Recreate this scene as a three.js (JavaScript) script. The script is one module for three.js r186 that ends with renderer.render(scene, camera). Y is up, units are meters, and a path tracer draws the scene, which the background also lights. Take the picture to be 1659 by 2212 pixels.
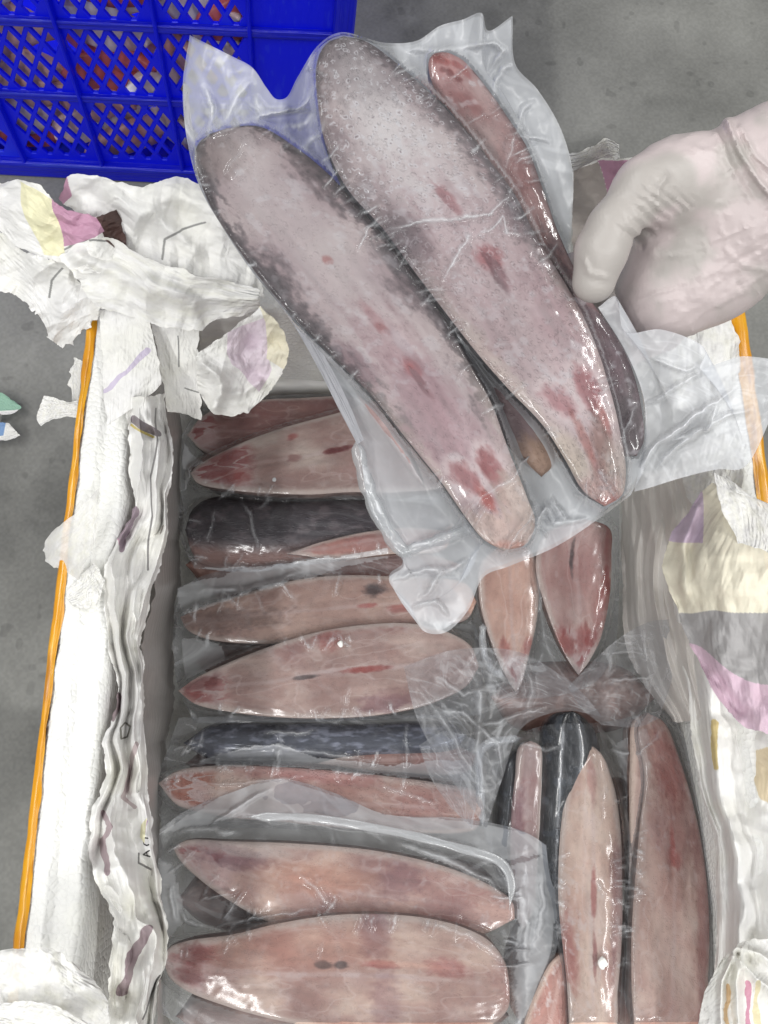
import * as THREE from 'three';
import { MarchingCubes } from 'three/addons/objects/MarchingCubes.js';
import { RectAreaLightUniformsLib } from 'three/addons/lights/RectAreaLightUniformsLib.js';
import { RoundedBoxGeometry } from 'three/addons/geometries/RoundedBoxGeometry.js';
import { mergeVertices, mergeGeometries } from 'three/addons/utils/BufferGeometryUtils.js';

// ---------------------------------------------------------------- camera, light, exposure
const scene = new THREE.Scene();
const TILT = THREE.MathUtils.degToRad(16), CT = Math.cos(TILT), ST = Math.sin(TILT);
const EYE = new THREE.Vector3(0, 0.722, 0), FWD = new THREE.Vector3(0, -CT, -ST), UPV = new THREE.Vector3(0, ST, -CT);
const FPX = 1660, CX = 829.5, CY = 1106;
const camera = new THREE.PerspectiveCamera(2 * Math.atan(CY / FPX) * 180 / Math.PI, 0.75, 0.02, 40);
camera.position.copy(EYE); camera.up.copy(UPV); camera.lookAt(EYE.clone().add(FWD)); camera.updateMatrixWorld();
scene.background = new THREE.Color(0.28, 0.284, 0.288);          // the hall's own bounced light
scene.environmentIntensity = 1;
const renderer = new THREE.WebGLRenderer();
renderer.toneMapping = THREE.LinearToneMapping;
renderer.toneMappingExposure = 1.0;
renderer.shadowMap.enabled = true;
RectAreaLightUniformsLib.init();
const LAMPS = [[-1.9, -0.9], [1.9, -0.9], [-1.9, 1.0], [1.9, 1.0], [-0.8, 2.3], [0.8, 2.3]], LAMP_Y = 2.9, LAMP_POWER = 64;

// ---------------------------------------------------------------- numbers
let seed = 7;
const rnd = () => { seed = (seed + 0x6D2B79F5) | 0; let t = Math.imul(seed ^ (seed >>> 15), 1 | seed); t = (t + Math.imul(t ^ (t >>> 7), 61 | t)) ^ t; return ((t ^ (t >>> 14)) >>> 0) / 4294967296; };
const hash = (x, y, s = 0) => { let h = Math.imul(x | 0, 374761393) ^ Math.imul(y | 0, 668265263) ^ Math.imul(s | 0, 1274126177); h = Math.imul(h ^ (h >>> 13), 1274126177); h ^= h >>> 16; return (h >>> 0) / 4294967296; };
const clamp = (x, a = 0, b = 1) => x < a ? a : x > b ? b : x;
const sst = (a, b, x) => { const t = clamp((x - a) / (b - a)); return t * t * (3 - 2 * t); };
const lerp = (a, b, t) => a + (b - a) * t;
const mix3 = (a, b, t) => [lerp(a[0], b[0], t), lerp(a[1], b[1], t), lerp(a[2], b[2], t)];
function vn(x, y, s = 0) {
  const i = Math.floor(x), j = Math.floor(y), f = x - i, g = y - j, u = f * f * (3 - 2 * f), v = g * g * (3 - 2 * g);
  return lerp(lerp(hash(i, j, s), hash(i + 1, j, s), u), lerp(hash(i, j + 1, s), hash(i + 1, j + 1, s), u), v);
}
const fbm = (x, y, s = 0, o = 4) => { let a = 0.5, t = 0, n = 0; for (let k = 0; k < o; k++) { t += a * vn(x, y, s + k * 17); n += a; a *= 0.5; x = x * 2.03 + 5.1; y = y * 2.03 + 1.7; } return t / n; };
function worley(x, y, s = 0, per = 0) {      // [F1, F2, cell number]
  const i = Math.floor(x), j = Math.floor(y); let a = 9, b = 9, c = 0;
  for (let q = -1; q <= 1; q++) for (let p = -1; p <= 1; p++) {
    let ii = i + p, jj = j + q; const hi = per ? ((ii % per) + per) % per : ii, hj = per ? ((jj % per) + per) % per : jj;
    const d = Math.hypot(ii + hash(hi, hj, s) - x, jj + hash(hi, hj, s + 1) - y);
    if (d < a) { b = a; a = d; c = hash(hi, hj, s + 2); } else if (d < b) b = d;
  }
  return [a, b, c];
}
function facet(x, y, s = 0) {                // flat facets that meet in sharp creases
  x += 0.9 * (vn(x * 0.4, y * 0.4, s + 50) - 0.5); y += 0.9 * (vn(x * 0.4 + 9, y * 0.4, s + 51) - 0.5);
  const k = (x + y) * 0.3660254, i = Math.floor(x + k), j = Math.floor(y + k), c = (i + j) * 0.2113249;
  const u = x - (i - c), v = y - (j - c);
  // barycentric in the skewed triangle
  const su = u + (u + v) * 0.3660254, sv = v + (u + v) * 0.3660254;
  const h0 = hash(i, j, s), h2 = hash(i + 1, j + 1, s);
  return su > sv ? h0 * (1 - su) + hash(i + 1, j, s) * (su - sv) + h2 * sv : h0 * (1 - sv) + hash(i, j + 1, s) * (sv - su) + h2 * su;
}
function crease(x, y, s = 0) {               // long straight folds that cross each other, as in crumpled paper; about 0..1
  let t = 0.5; const w = 0.5 * (vn(x * 0.3, y * 0.3, s + 70) - 0.5);
  for (let k = 0; k < 5; k++) { const a = (k + hash(k, s, 5)) * 0.63 + hash(s, k, 7), f = 0.28 + 0.5 * hash(k, s, 9), q = (x * Math.cos(a) + y * Math.sin(a)) * f + w + hash(k, s, 11), z = Math.abs(q - Math.floor(q) - 0.5) * 2 - 0.5; t += 0.42 * z * sst(0.36, 0.66, vn(x * 0.33 + 9 * k, y * 0.33, s + 80 + k)); }
  return t;
}
// a point of the place: along the sight line through (px, py) of the 1659 x 2212 layout, at height y or at depth d
const ray = (px, py) => new THREE.Vector3(0, 0, 0).copy(FWD).addScaledVector(UPV, (CY - py) / FPX).add(new THREE.Vector3((px - CX) / FPX, 0, 0));
const onY = (px, py, y) => { const d = ray(px, py); return d.multiplyScalar((y - EYE.y) / d.y).add(EYE); };
const atD = (px, py, d) => ray(px, py).multiplyScalar(d).add(EYE);
const project = (p) => { const v = p.clone().sub(EYE), z = v.dot(FWD); return [CX + FPX * v.x / z, CY - FPX * v.dot(UPV) / z]; };
const SPACE = { y: onY, d: (px, py, h) => atD(px, py, -h) };        // heights grow towards the viewer in both

// ---------------------------------------------------------------- naming
const used = {};
const numbered = (n) => { const k = used[n] = (used[n] ?? -1) + 1; return k ? `${n}_${String(k).padStart(3, '0')}` : n; };
function group(name, label, category, grp) { const o = new THREE.Group(); o.name = numbered(name); o.userData = { label, category }; if (grp) o.userData.group = grp; scene.add(o); return o; }
function mesh(name, geo, mat, parent, data) {
  const m = new THREE.Mesh(geo, mat); m.name = parent ? name : numbered(name); m.castShadow = m.receiveShadow = true;
  if (data) Object.assign(m.userData, data); (parent || scene).add(m); return m;
}
function grid(nu, nv, fn, uvFn) {            // (nu+1) x (nv+1) points
  const P = new Float32Array((nu + 1) * (nv + 1) * 3), U = new Float32Array((nu + 1) * (nv + 1) * 2), I = [];
  for (let j = 0, k = 0; j <= nv; j++) for (let i = 0; i <= nu; i++, k++) {
    const p = fn(i / nu, j / nv, i, j); P[k * 3] = p.x; P[k * 3 + 1] = p.y; P[k * 3 + 2] = p.z;
    const t = uvFn ? uvFn(i / nu, j / nv, p) : [i / nu, j / nv]; U[k * 2] = t[0]; U[k * 2 + 1] = t[1];
    if (i < nu && j < nv) I.push(k, k + nu + 1, k + 1, k + 1, k + nu + 1, k + nu + 2);
  }
  const g = new THREE.BufferGeometry(); g.setAttribute('position', new THREE.BufferAttribute(P, 3)); g.setAttribute('uv', new THREE.BufferAttribute(U, 2)); g.setIndex(I); g.computeVertexNormals(); return g;
}

// ---------------------------------------------------------------- textures and materials
function tex(w, h, fn, { srgb = true, repeat = true } = {}) {
  const d = new Uint8Array(w * h * 4);
  for (let j = 0, k = 0; j < h; j++) for (let i = 0; i < w; i++, k += 4) { const c = fn((i + 0.5) / w, (j + 0.5) / h, i, j); d[k] = clamp(c[0], 0, 255); d[k + 1] = clamp(c[1], 0, 255); d[k + 2] = clamp(c[2], 0, 255); d[k + 3] = 255; }
  const t = new THREE.DataTexture(d, w, h); t.magFilter = t.minFilter = THREE.LinearFilter; if (repeat) t.wrapS = t.wrapT = THREE.RepeatWrapping;
  if (srgb) t.colorSpace = THREE.SRGBColorSpace; t.needsUpdate = true; return t;
}
const gray = (w, h, fn) => tex(w, h, (u, v, i, j) => { const g = 255 * fn(u, v, i, j); return [g, g, g]; }, { srgb: false });
const std = (o) => new THREE.MeshPhysicalMaterial({ side: THREE.DoubleSide, ...o });
const pnoise = (u, v, f, s) => { // tileable noise with f cells
  const x = u * f, y = v * f, i = Math.floor(x), j = Math.floor(y), a = x - i, b = y - j, p = a * a * (3 - 2 * a), q = b * b * (3 - 2 * b), m = (n) => ((n % f) + f) % f;
  return lerp(lerp(hash(m(i), m(j), s), hash(m(i + 1), m(j), s), p), lerp(hash(m(i), m(j + 1), s), hash(m(i + 1), m(j + 1), s), p), q);
};
const pfbm = (u, v, f, s, o = 4) => { let a = 0.5, t = 0, n = 0; for (let k = 0; k < o; k++, f *= 2, a *= 0.5) { t += a * pnoise(u, v, f, s + k); n += a; } return t / n; };

const foamBump = gray(640, 640, (u, v) => { const [a, b, c] = worley(u * 27, v * 27, 3, 27), m = pfbm(u, v, 5, 25, 3); return clamp(0.3 + 0.3 * c + 0.35 * sst(0, 0.6, b - a) * (0.3 + m) - 0.5 * a * a + 0.25 * (m - 0.5)); });
const foamColor = tex(512, 512, (u, v) => { const [a, b] = worley(u * 22, v * 22, 3, 22), n = pfbm(u, v, 6, 21); const g = 232 + 10 * n ; return [g, g, g - 2 - 6 * n * n]; });
const M = {};
M.foam = std({ map: foamColor, bumpMap: foamBump, bumpScale: 0.0006, roughness: 0.55, specularIntensity: 0.6 });
M.foamSmooth = std({ map: foamColor, bumpMap: foamBump, bumpScale: 0.0005, roughness: 0.6 });
const tapeBump = gray(256, 256, (u, v) => pfbm(u, v, 5, 71, 5));
M.tape = std({ map: tex(128, 1024, (u, v) => { const n = fbm(u * 3, v * 40, 72, 4), d = sst(0.60, 0.78, fbm(u * 7, v * 26, 76, 4)); return mix3(mix3([232, 172, 20], [206, 134, 8], n), [150, 88, 14], d * 0.55); }),  bumpMap: tapeBump, bumpScale: 0.001, roughness: 0.3, clearcoat: 0.4, clearcoatRoughness: 0.18 });
M.tapeDark = std({ color: new THREE.Color(0.10, 0.035, 0.006), roughness: 0.3 });
const plasticBump = gray(256, 256, (u, v) => pfbm(u, v, 8, 81, 4));
const scuff = tex(256, 256, (u, v) => { const q = sst(0.60, 0.8, pfbm(u, v, 4, 83, 5)) * 0.5 + sst(0.70, 0.78, pfbm(u, v, 30, 86, 2)) * 0.25; return mix3([4, 18, 226], [70, 92, 224], q); });
M.blue = std({ map: scuff, bumpMap: plasticBump, bumpScale: 0.0008, roughness: 0.38, specularIntensity: 0.7 });
M.blueRim = std({ map: scuff, color: new THREE.Color(0.8, 0.8, 0.66), bumpMap: plasticBump, bumpScale: 0.001, roughness: 0.36 });
const iceBump = gray(512, 512, (u, v) => {
  const [a, b, c] = worley(u * 24, v * 24, 31, 24), [a2] = worley(u * 50, v * 50, 41, 50);
  const ring = c > 0.45 ? Math.exp(-(((a - 0.18 - 0.22 * c) / 0.09) ** 2)) * pnoise(u, v, 60, 35) : 0;
  return clamp(0.35 + 0.35 * pfbm(u, v, 10, 33, 4) - 0.2 + ring * 0.4 + 0.12 * sst(0.6, 0.1, a2) * (c > 0.3 ? 1 : 0));
});
const grainBump = gray(256, 256, (u, v) => pfbm(u, v, 12, 91, 4));
const paperBump = gray(640, 640, (u, v) => { const x = u + 0.03 * (fbm(u * 5, v * 5, 8) - 0.5), y = v + 0.03 * (fbm(u * 5 + 4, v * 5, 9) - 0.5); return clamp(0.1 + 0.42 * crease(x * 8, y * 8, 611) + 0.26 * crease(x * 19, y * 19, 612) + 0.12 * crease(x * 40, y * 40, 613) + 0.02 * vn(u * 150, v * 150, 614)); });

// ---------------------------------------------------------------- floor
{
  const floorTex = tex(1024, 1024, (u, v) => {
    const a = pfbm(u, v, 3, 101, 6), b = pfbm(u, v, 14, 111, 5), c = pnoise(u, v, 400, 121), st = sst(0.56, 0.72, pfbm(u, v, 9, 131, 4)), sp = sst(0.80, 0.86, pfbm(u, v, 60, 141, 2));
    const g = 124 + 56 * (a - 0.5) + 34 * (b - 0.5) + 12 * (c - 0.5) - 18 * st - 12 * sp;
    return [g * 1.0, g * 1.0, g * 0.965];
  });
  const rough = tex(256, 256, (u, v) => { const g = 255 * (0.36 + 0.4 * pfbm(u, v, 5, 151, 4)); return [g, g, g]; }, { srgb: false });
  const g = new THREE.PlaneGeometry(8, 8); g.rotateX(-Math.PI / 2);
  const uv = g.attributes.uv; for (let i = 0; i < uv.count; i++) uv.setXY(i, uv.getX(i) * 8 / 0.9 + 0.3, uv.getY(i) * 8 / 0.9);
  mesh('floor', g, std({ map: floorTex, roughnessMap: rough, roughness: 1, bumpMap: grainBump, bumpScale: 0.0012, specularIntensity: 0.8 }), null, { kind: 'structure', label: 'damp grey concrete floor with dark mottled stains' });
}

// ---------------------------------------------------------------- ceiling lamps (above the viewer, out of the frame)
LAMPS.forEach(([x, z], i) => {
  const o = group('ceiling_lamp', 'long white ceiling lamp of the hall high above the box', 'lamp', 'ceiling lamps of the hall'); o.position.set(x, LAMP_Y, z);
  mesh('housing', new RoundedBoxGeometry(0.16, 0.06, 1.56, 2, 0.01).translate(0, 0.035, 0), std({ color: 0xdddddd, roughness: 0.5 }), o);
  mesh('diffuser', new THREE.BoxGeometry(0.12, 0.006, 1.5), std({ color: 0xffffff, emissive: 0xfffaf2, emissiveIntensity: 1.2 }), o);
  const l = new THREE.RectAreaLight(new THREE.Color(1, 0.997, 0.985), LAMP_POWER, 0.12, 1.5); l.position.set(x, LAMP_Y - 0.012, z); l.lookAt(x, 0, z + 1e-6); l.rotation.set(-Math.PI / 2, 0, 0); l.name = 'ceiling_lamp_light'; scene.add(l);
});

// ---------------------------------------------------------------- foam box
const RIM = 0.27, BX0 = -0.193, BX1 = 0.2365, BZ0 = -0.302, BZ1 = 0.30, WT = 0.031;
{
  const box = group('foam_box', 'white expanded foam fish box full of vacuum packed fish, lined with paper', 'foam box');
  const rimNoise = (x, z) => 0.0022 * (fbm(x * 90, z * 90, 5, 3) - 0.5);
  // each wall: an outer smooth half and an inner half a step lower, with a rounded, slightly chewed top
  function wall(name, x0, x1, z0, z1) {
    const alongX = x1 - x0 > z1 - z0, L = alongX ? x1 - x0 : z1 - z0, T = alongX ? z1 - z0 : x1 - x0, n = Math.round(L / 0.004);
    const prof = []; // (across 0..T, y)
    const top = RIM; prof.push([0, 0.0]); for (let k = 0; k <= 4; k++) prof.push([0, 0.02 + (top - 0.026) * k / 4]);
    prof.push([0.0012, top - 0.002], [0.004, top - 0.0003]); for (let k = 1; k <= 5; k++) prof.push([0.004 + (T * 0.5 - 0.006) * k / 5, top]);
    prof.push([T * 0.5 + 0.0005, top - 0.0028]); for (let k = 1; k <= 5; k++) prof.push([T * 0.5 + (T * 0.5 - 0.004) * k / 5, top - 0.003]);
    prof.push([T - 0.001, top - 0.005]); for (let k = 0; k <= 6; k++) prof.push([T, top - 0.01 - (top - 0.03) * k / 6]);
    let len = 0; const acc = prof.map((p, i) => (len += i ? Math.hypot(p[0] - prof[i - 1][0], p[1] - prof[i - 1][1]) : 0));
    const g = grid(prof.length - 1, n, (u, v, i, j) => {
      let [a, y] = prof[i]; const s = v * L;
      if (y > RIM - 0.02) { y += rimNoise(s + (alongX ? 3 : 7), a * 1.0) ; a += (fbm(s * 120, y * 300, 9, 2) - 0.5) * 0.0018; }
      return alongX ? new THREE.Vector3(x0 + s, y, z0 + (z1 > 0.2 && z0 > 0 ? T - a : a)) : new THREE.Vector3(x0 > 0 ? x1 - a : x0 + a, y, z0 + s);
    });
    const uv = g.attributes.uv; for (let k = 0; k < uv.count; k++) { const i = k % prof.length, j = Math.floor(k / prof.length); uv.setXY(k, acc[i] / 0.095, j / n * L / 0.095); }
    return mesh(name, g, M.foam, box);
  }
  wall('side_wall', BX0, BX0 + WT, BZ0, BZ1); wall('side_wall', BX1 - WT, BX1, BZ0, BZ1);
  wall('end_wall', BX0 + WT - 0.002, BX1 - WT + 0.002, BZ0, BZ0 + WT); wall('end_wall', BX0 + WT - 0.002, BX1 - WT + 0.002, BZ1 - WT, BZ1);
  mesh('bottom', new THREE.BoxGeometry(BX1 - BX0 - 0.004, 0.03, BZ1 - BZ0 - 0.004).translate((BX0 + BX1) / 2, 0.0155, (BZ0 + BZ1) / 2), M.foamSmooth, box);
  // amber tape lapped over the outer top edge of both long walls
  for (const side of [-1, 1]) {
    const xe = side < 0 ? BX0 : BX1, n = 220;
    const g = grid(9, n, (u, v, i) => {
      const z = lerp(BZ0 - 0.002, BZ1, v), wob = (fbm(z * 26, side, 44, 3) - 0.5), inner = 0.0034 + 0.0035 * wob + (side > 0 ? 0.0045 : 0);
      const P = [[inner, 0.0006], [inner * 0.6, 0.0012 + 0.0012 * wob], [0.0012, 0.0014], [-0.0012, 0.0010], [-0.0024, -0.0008], [-0.0032 + 0.002 * wob, -0.005], [-0.003, -0.014], [-0.0016, -0.02], [-0.0014, -0.035], [-0.0012, -0.05]][i];
      return new THREE.Vector3(xe + (-side) * (P[0] + 0.0016 * (fbm(z * 90, i * 0.7, 45, 2) - 0.5)), RIM + P[1] + 0.0012 * (fbm(z * 60, i * 0.5 + 4, 46, 2) - 0.5), z);
    }, (u, v) => [u, v * 0.96 + 0.02]);
    mesh('tape', g, M.tape, box, { label: side < 0 ? 'amber packing tape along the left rim of the foam box' : 'amber packing tape along the right rim of the foam box' });
  }
}

// ---------------------------------------------------------------- blue crate
{
  const crate = group('plastic_crate', 'bright blue plastic crate with diamond lattice sides standing behind the foam box', 'crate');
  const Z0 = -0.593, H = 0.30, X0 = -0.66, X1 = -0.05, RX = -0.14;
  const place = (g) => { const p = g.attributes.position; for (let i = 0; i < p.count; i++) { const x = p.getX(i), y = p.getY(i), z = p.getZ(i); p.setXYZ(i, x + 0.12 * y, y, Z0 + z + 0.01 * y + 0.06 * (x + 0.2)); } g.computeVertexNormals(); return g; };
  const bx = (x0, x1, y0, y1, z0, z1, r = 0.0015) => place(new RoundedBoxGeometry(x1 - x0, y1 - y0, z1 - z0, 2, r).translate((x0 + x1) / 2, (y0 + y1) / 2, (z0 + z1) / 2));
  const colX = [X0, -0.585, -0.49, -0.395, -0.31, -0.222, RX], rowY = [0.024, 0.112, 0.195, 0.28];
  const lattice = new THREE.Shape(); lattice.moveTo(X0, 0.012); lattice.lineTo(RX, 0.012); lattice.lineTo(RX, H - 0.01); lattice.lineTo(X0, H - 0.01); lattice.closePath();
  const PX = 0.0178, PY = 0.0158;
  for (let r = 0; r < rowY.length - 1; r++) {
    const y0 = rowY[r] + 0.004, y1 = rowY[r + 1] - 0.004;
    for (let j = -1; j < 8; j++) for (let i = 0; i < 46; i++) {
      const cx = X0 + 0.01 + (i + (j & 1) * 0.5) * PX, cy = y0 + 0.008 + j * PY, hw = 0.0071, hh = 0.0124;
      const col = colX.findIndex((c, k) => k && cx < c && cx > colX[k - 1]); if (col < 1) continue;
      const xa = colX[col - 1] + 0.0022, xb = colX[col] - 0.0022; if (cx - hw < xa - 0.003 || cx + hw > xb + 0.003) continue;
      // clip the diamond to the bay
      let poly = [[cx, cy - hh], [cx + hw, cy], [cx, cy + hh], [cx - hw, cy]];
      for (const [ax, s, lim] of [[1, 1, y0], [1, -1, y1], [0, 1, xa], [0, -1, xb]]) {
        const out = []; for (let k = 0; k < poly.length; k++) { const p = poly[k], q = poly[(k + 1) % poly.length], a = s * (p[ax] - lim), b = s * (q[ax] - lim); if (a >= 0) out.push(p); if ((a >= 0) !== (b >= 0)) { const t = a / (a - b); out.push([lerp(p[0], q[0], t), lerp(p[1], q[1], t)]); } }
        poly = out; if (!poly.length) break;
      }
      if (poly.length < 3) continue; let A = 0; poly.forEach((p, k) => { const q = poly[(k + 1) % poly.length]; A += p[0] * q[1] - q[0] * p[1]; }); if (Math.abs(A) < 6e-5) continue;
      const h = new THREE.Path(); poly.forEach((p, k) => k ? h.lineTo(p[0], p[1]) : h.moveTo(p[0], p[1])); h.closePath(); lattice.holes.push(h);
    }
  }
  const lg = new THREE.ExtrudeGeometry(lattice, { depth: 0.003, bevelEnabled: true, bevelSize: 0.0006, bevelThickness: 0.0006, bevelSegments: 1, curveSegments: 1 }); lg.translate(0, 0, -0.003);
  mesh('lattice_wall', place(lg), M.blue, crate);
  for (const x of colX.slice(1)) mesh('upright_rib', bx(x - 0.0017, x + 0.0017, 0.008, H, -0.003, 0.008), M.blue, crate);
  for (const y of rowY.slice(1)) mesh('cross_rib', bx(X0, X1 - 0.016, y - 0.004, y + 0.004, -0.002, 0.005), M.blueRim, crate);
  mesh('base_rail', bx(X0, X1 - 0.008, 0.0, 0.022, -0.004, 0.009, 0.003), M.blueRim, crate);
  mesh('corner_panel', bx(RX, X1 - 0.012, 0.015, H, -0.0045, 0.0005), M.blue, crate);
  mesh('corner_post', bx(X1 - 0.018, X1, 0.0, H, -0.03, 0.013, 0.004), M.blueRim, crate);
  mesh('side_wall', bx(X1 - 0.006, X1 - 0.002, 0.01, H, -0.40, -0.03), M.blue, crate);
  mesh('end_wall', bx(X0, X1, 0.01, H, -0.405, -0.40), M.blue, crate);
  mesh('floor_panel', bx(X0, X1 - 0.004, 0.004, 0.009, -0.40, -0.004), M.blue, crate);
  mesh('top_rim', bx(X0, X1 + 0.004, H - 0.012, H, -0.006, 0.014), M.blueRim, crate);
}

// ---------------------------------------------------------------- outlines and curved patches
function smoothLine(pts, n, tension = 0.5) { // n + 1 points evenly along a curve through pts
  if (pts.length === 1) return Array.from({ length: n + 1 }, () => pts[0].slice());
  const c = new THREE.CatmullRomCurve3(pts.map((p) => new THREE.Vector3(p[0], p[1], (p[2] ?? 0) * 1000)), false, 'centripetal', tension); c.arcLengthDivisions = 400;
  return c.getSpacedPoints(n).map((p) => [p.x, p.y, p.z / 1000]);
}
function coons(pts, c, h0, nu, nv) {          // closed outline, corners at 0 and the three numbers in c
  const P = pts.map((p) => [p[0], p[1], p[2] ?? h0]);
  const T = smoothLine(P.slice(0, c[0] + 1), nu), R = smoothLine(P.slice(c[0], c[1] + 1), nv), B = smoothLine(P.slice(c[1], c[2] + 1).reverse(), nu), L = smoothLine([...P.slice(c[2]), P[0]].reverse(), nv);
  return (i, j) => { const u = i / nu, v = j / nv, o = [0, 0, 0]; for (let k = 0; k < 3; k++) o[k] = (1 - v) * T[i][k] + v * B[i][k] + (1 - u) * L[j][k] + u * R[j][k] - ((1 - u) * (1 - v) * T[0][k] + u * (1 - v) * T[nu][k] + (1 - u) * v * B[0][k] + u * v * B[nu][k]); return o; };
}
const segDist = (x, y, a, b) => { const dx = b[0] - a[0], dy = b[1] - a[1], t = clamp(((x - a[0]) * dx + (y - a[1]) * dy) / (dx * dx + dy * dy + 1e-9)); return Math.hypot(x - a[0] - dx * t, y - a[1] - dy * t); };
function lineTaper(x, y, l) { let d = 1e9, at = 0, tot = 0; for (let k = 1; k < l.length; k++) { const a = l[k - 1], b = l[k], L = Math.hypot(b[0] - a[0], b[1] - a[1]), t = clamp(((x - a[0]) * (b[0] - a[0]) + (y - a[1]) * (b[1] - a[1])) / (L * L)), q = Math.hypot(x - a[0] - (b[0] - a[0]) * t, y - a[1] - (b[1] - a[1]) * t); if (q < d) { d = q; at = tot + L * t; } tot += L; } at /= tot; return [d, sst(0, 0.3, at) * sst(1, 0.7, at)]; }
const lineDist = (x, y, l) => { let d = 1e9; for (let k = 1; k < l.length; k++) d = Math.min(d, segDist(x, y, l[k - 1], l[k])); return d; };
const inPoly = (x, y, p) => { let r = false; for (let i = 0, j = p.length - 1; i < p.length; j = i++) if ((p[i][1] > y) !== (p[j][1] > y) && x < (p[j][0] - p[i][0]) * (y - p[i][1]) / (p[j][1] - p[i][1]) + p[i][0]) r = !r; return r; };

// ---------------------------------------------------------------- paper sheets
const paperBase = (x, y, s) => { const n = fbm(x * 0.012, y * 0.012, s, 4), g = 238 + 8 * (fbm(x * 0.05, y * 0.05, s + 3, 3) - 0.5); return [g + 1, g, g - 1 - 12 * n * n]; };
const plainPaper = tex(256, 256, (u, v) => paperBase(u * 900, v * 900, 300));
const paperMat = (map) => { const b = paperBump.clone(); b.repeat.set(1, 1); return std({ map, bumpMap: paperBump, bumpScale: 0.0022, roughness: 0.45, specularIntensity: 0.6, transmission: 0.12, thickness: 0 }); };
M.paper = paperMat(plainPaper);
let sheetNo = 0;
function sheet(name, label, category, o) {
  const { pw = 256, ph = 256, pts, c, h = RIM, nu = 90, nv = 90, amp = [0.006, 0.003, 0.0012], cell = [0.04, 0.018, 0.008], folds = [], bumps = [], print, rag = 3, mode = 'y', mat, group: grp, wave } = o, S = 400 + 40 * sheetNo++;
  const at = coons(pts, c, h, nu, nv), P0 = SPACE[mode];
  const px = []; for (let j = 0; j <= nv; j++) for (let i = 0; i <= nu; i++) px.push(at(i, j));
  const g = grid(nu, nv, (u, v, i, j) => {
    let [x, y, hh] = px[j * (nu + 1) + i];
    const e = Math.min(i, nu - i, j, nv - j), er = Math.exp(-e * e / 6); x += rag * er * (fbm(x * 0.06, y * 0.06, S + 7, 3) - 0.5) * 3; y += rag * er * (fbm(x * 0.06, y * 0.06, S + 8, 3) - 0.5) * 3;
    const m = 0.00027; let X = x * m, Y = y * m;                                    // metres on the sheet
    for (const [l, w, d, sharp] of folds) { const q = lineDist(x, y, l); hh += d * (sharp ? Math.max(0, 1 - q / w) : Math.exp(-((q / w) ** 2))); }
    for (const [bx, by, r, d] of bumps) hh += d * Math.exp(-((x - bx) ** 2 + (y - by) ** 2) / (r * r));
    if (wave) hh += wave(x, y, u, v);
    amp.forEach((a, k) => { hh += a * [1.0, 1.25, 1.5][k] * ((crease(X / cell[k], Y / cell[k], S + k) - 0.5) * 0.75 + (facet(X / cell[k], Y / cell[k], S + k) - 0.5) * 0.35) * 2; });
    const p = P0(x, y, hh), k1 = 0.45;
    p.x += k1 * amp[1] * (facet(X / cell[1], Y / cell[1], S + 11) - 0.5) * 2; p.z += k1 * amp[1] * (facet(X / cell[1] + 3, Y / cell[1], S + 12) - 0.5) * 2; return p;
  }, (u, v, p) => [u, v]);
  let material = mat || M.paper;
  if (print) material = paperMat(tex(pw, ph, (u, v) => { const a = px[Math.round(v * nv) * (nu + 1) + Math.round(u * nu)]; // print laid out on the sheet
    const fi = Math.min(u * nu, nu - 1e-6), fj = Math.min(v * nv, nv - 1e-6), i = Math.floor(fi), j = Math.floor(fj), q = (ii, jj, k) => px[jj * (nu + 1) + ii][k];
    const X = lerp(lerp(q(i, j, 0), q(i + 1, j, 0), fi - i), lerp(q(i, j + 1, 0), q(i + 1, j + 1, 0), fi - i), fj - j), Y = lerp(lerp(q(i, j, 1), q(i + 1, j, 1), fi - i), lerp(q(i, j + 1, 1), q(i + 1, j + 1, 1), fi - i), fj - j);
    const b = paperBase(X, Y, S), pc = print(X, Y); return pc ? pc.map((z, k) => z * (0.9 + 0.1 * b[k] / 230)) : b; }, { repeat: false }));
  const d = { label, category }; if (grp) d.group = grp;
  return mesh(name, g, material, null, d);
}
const YEL = [236, 232, 196], PNK = [196, 150, 174], BRN = [84, 64, 60], GRY = [150, 148, 146], LIL = [206, 196, 216], LINE = [150, 150, 148];
const strokes = (ls, w, col) => (x, y) => { if (w > 2.5) { const q = fbm(x * 0.03, y * 0.03, 70, 3) - 0.5; x += 14 * q; y += 8 * q; } return ls.some((l) => lineDist(x, y, l) < w * (w > 2.5 ? 0.6 + 0.8 * vn(x * 0.05, y * 0.02, 71) : 1)) ? col : null; };
const first = (...f) => (x, y) => { for (const q of f) { const c = q(x, y); if (c) return c; } return null; };
const area = (p, col) => (x, y) => inPoly(x, y, p) ? col : null;

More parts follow.
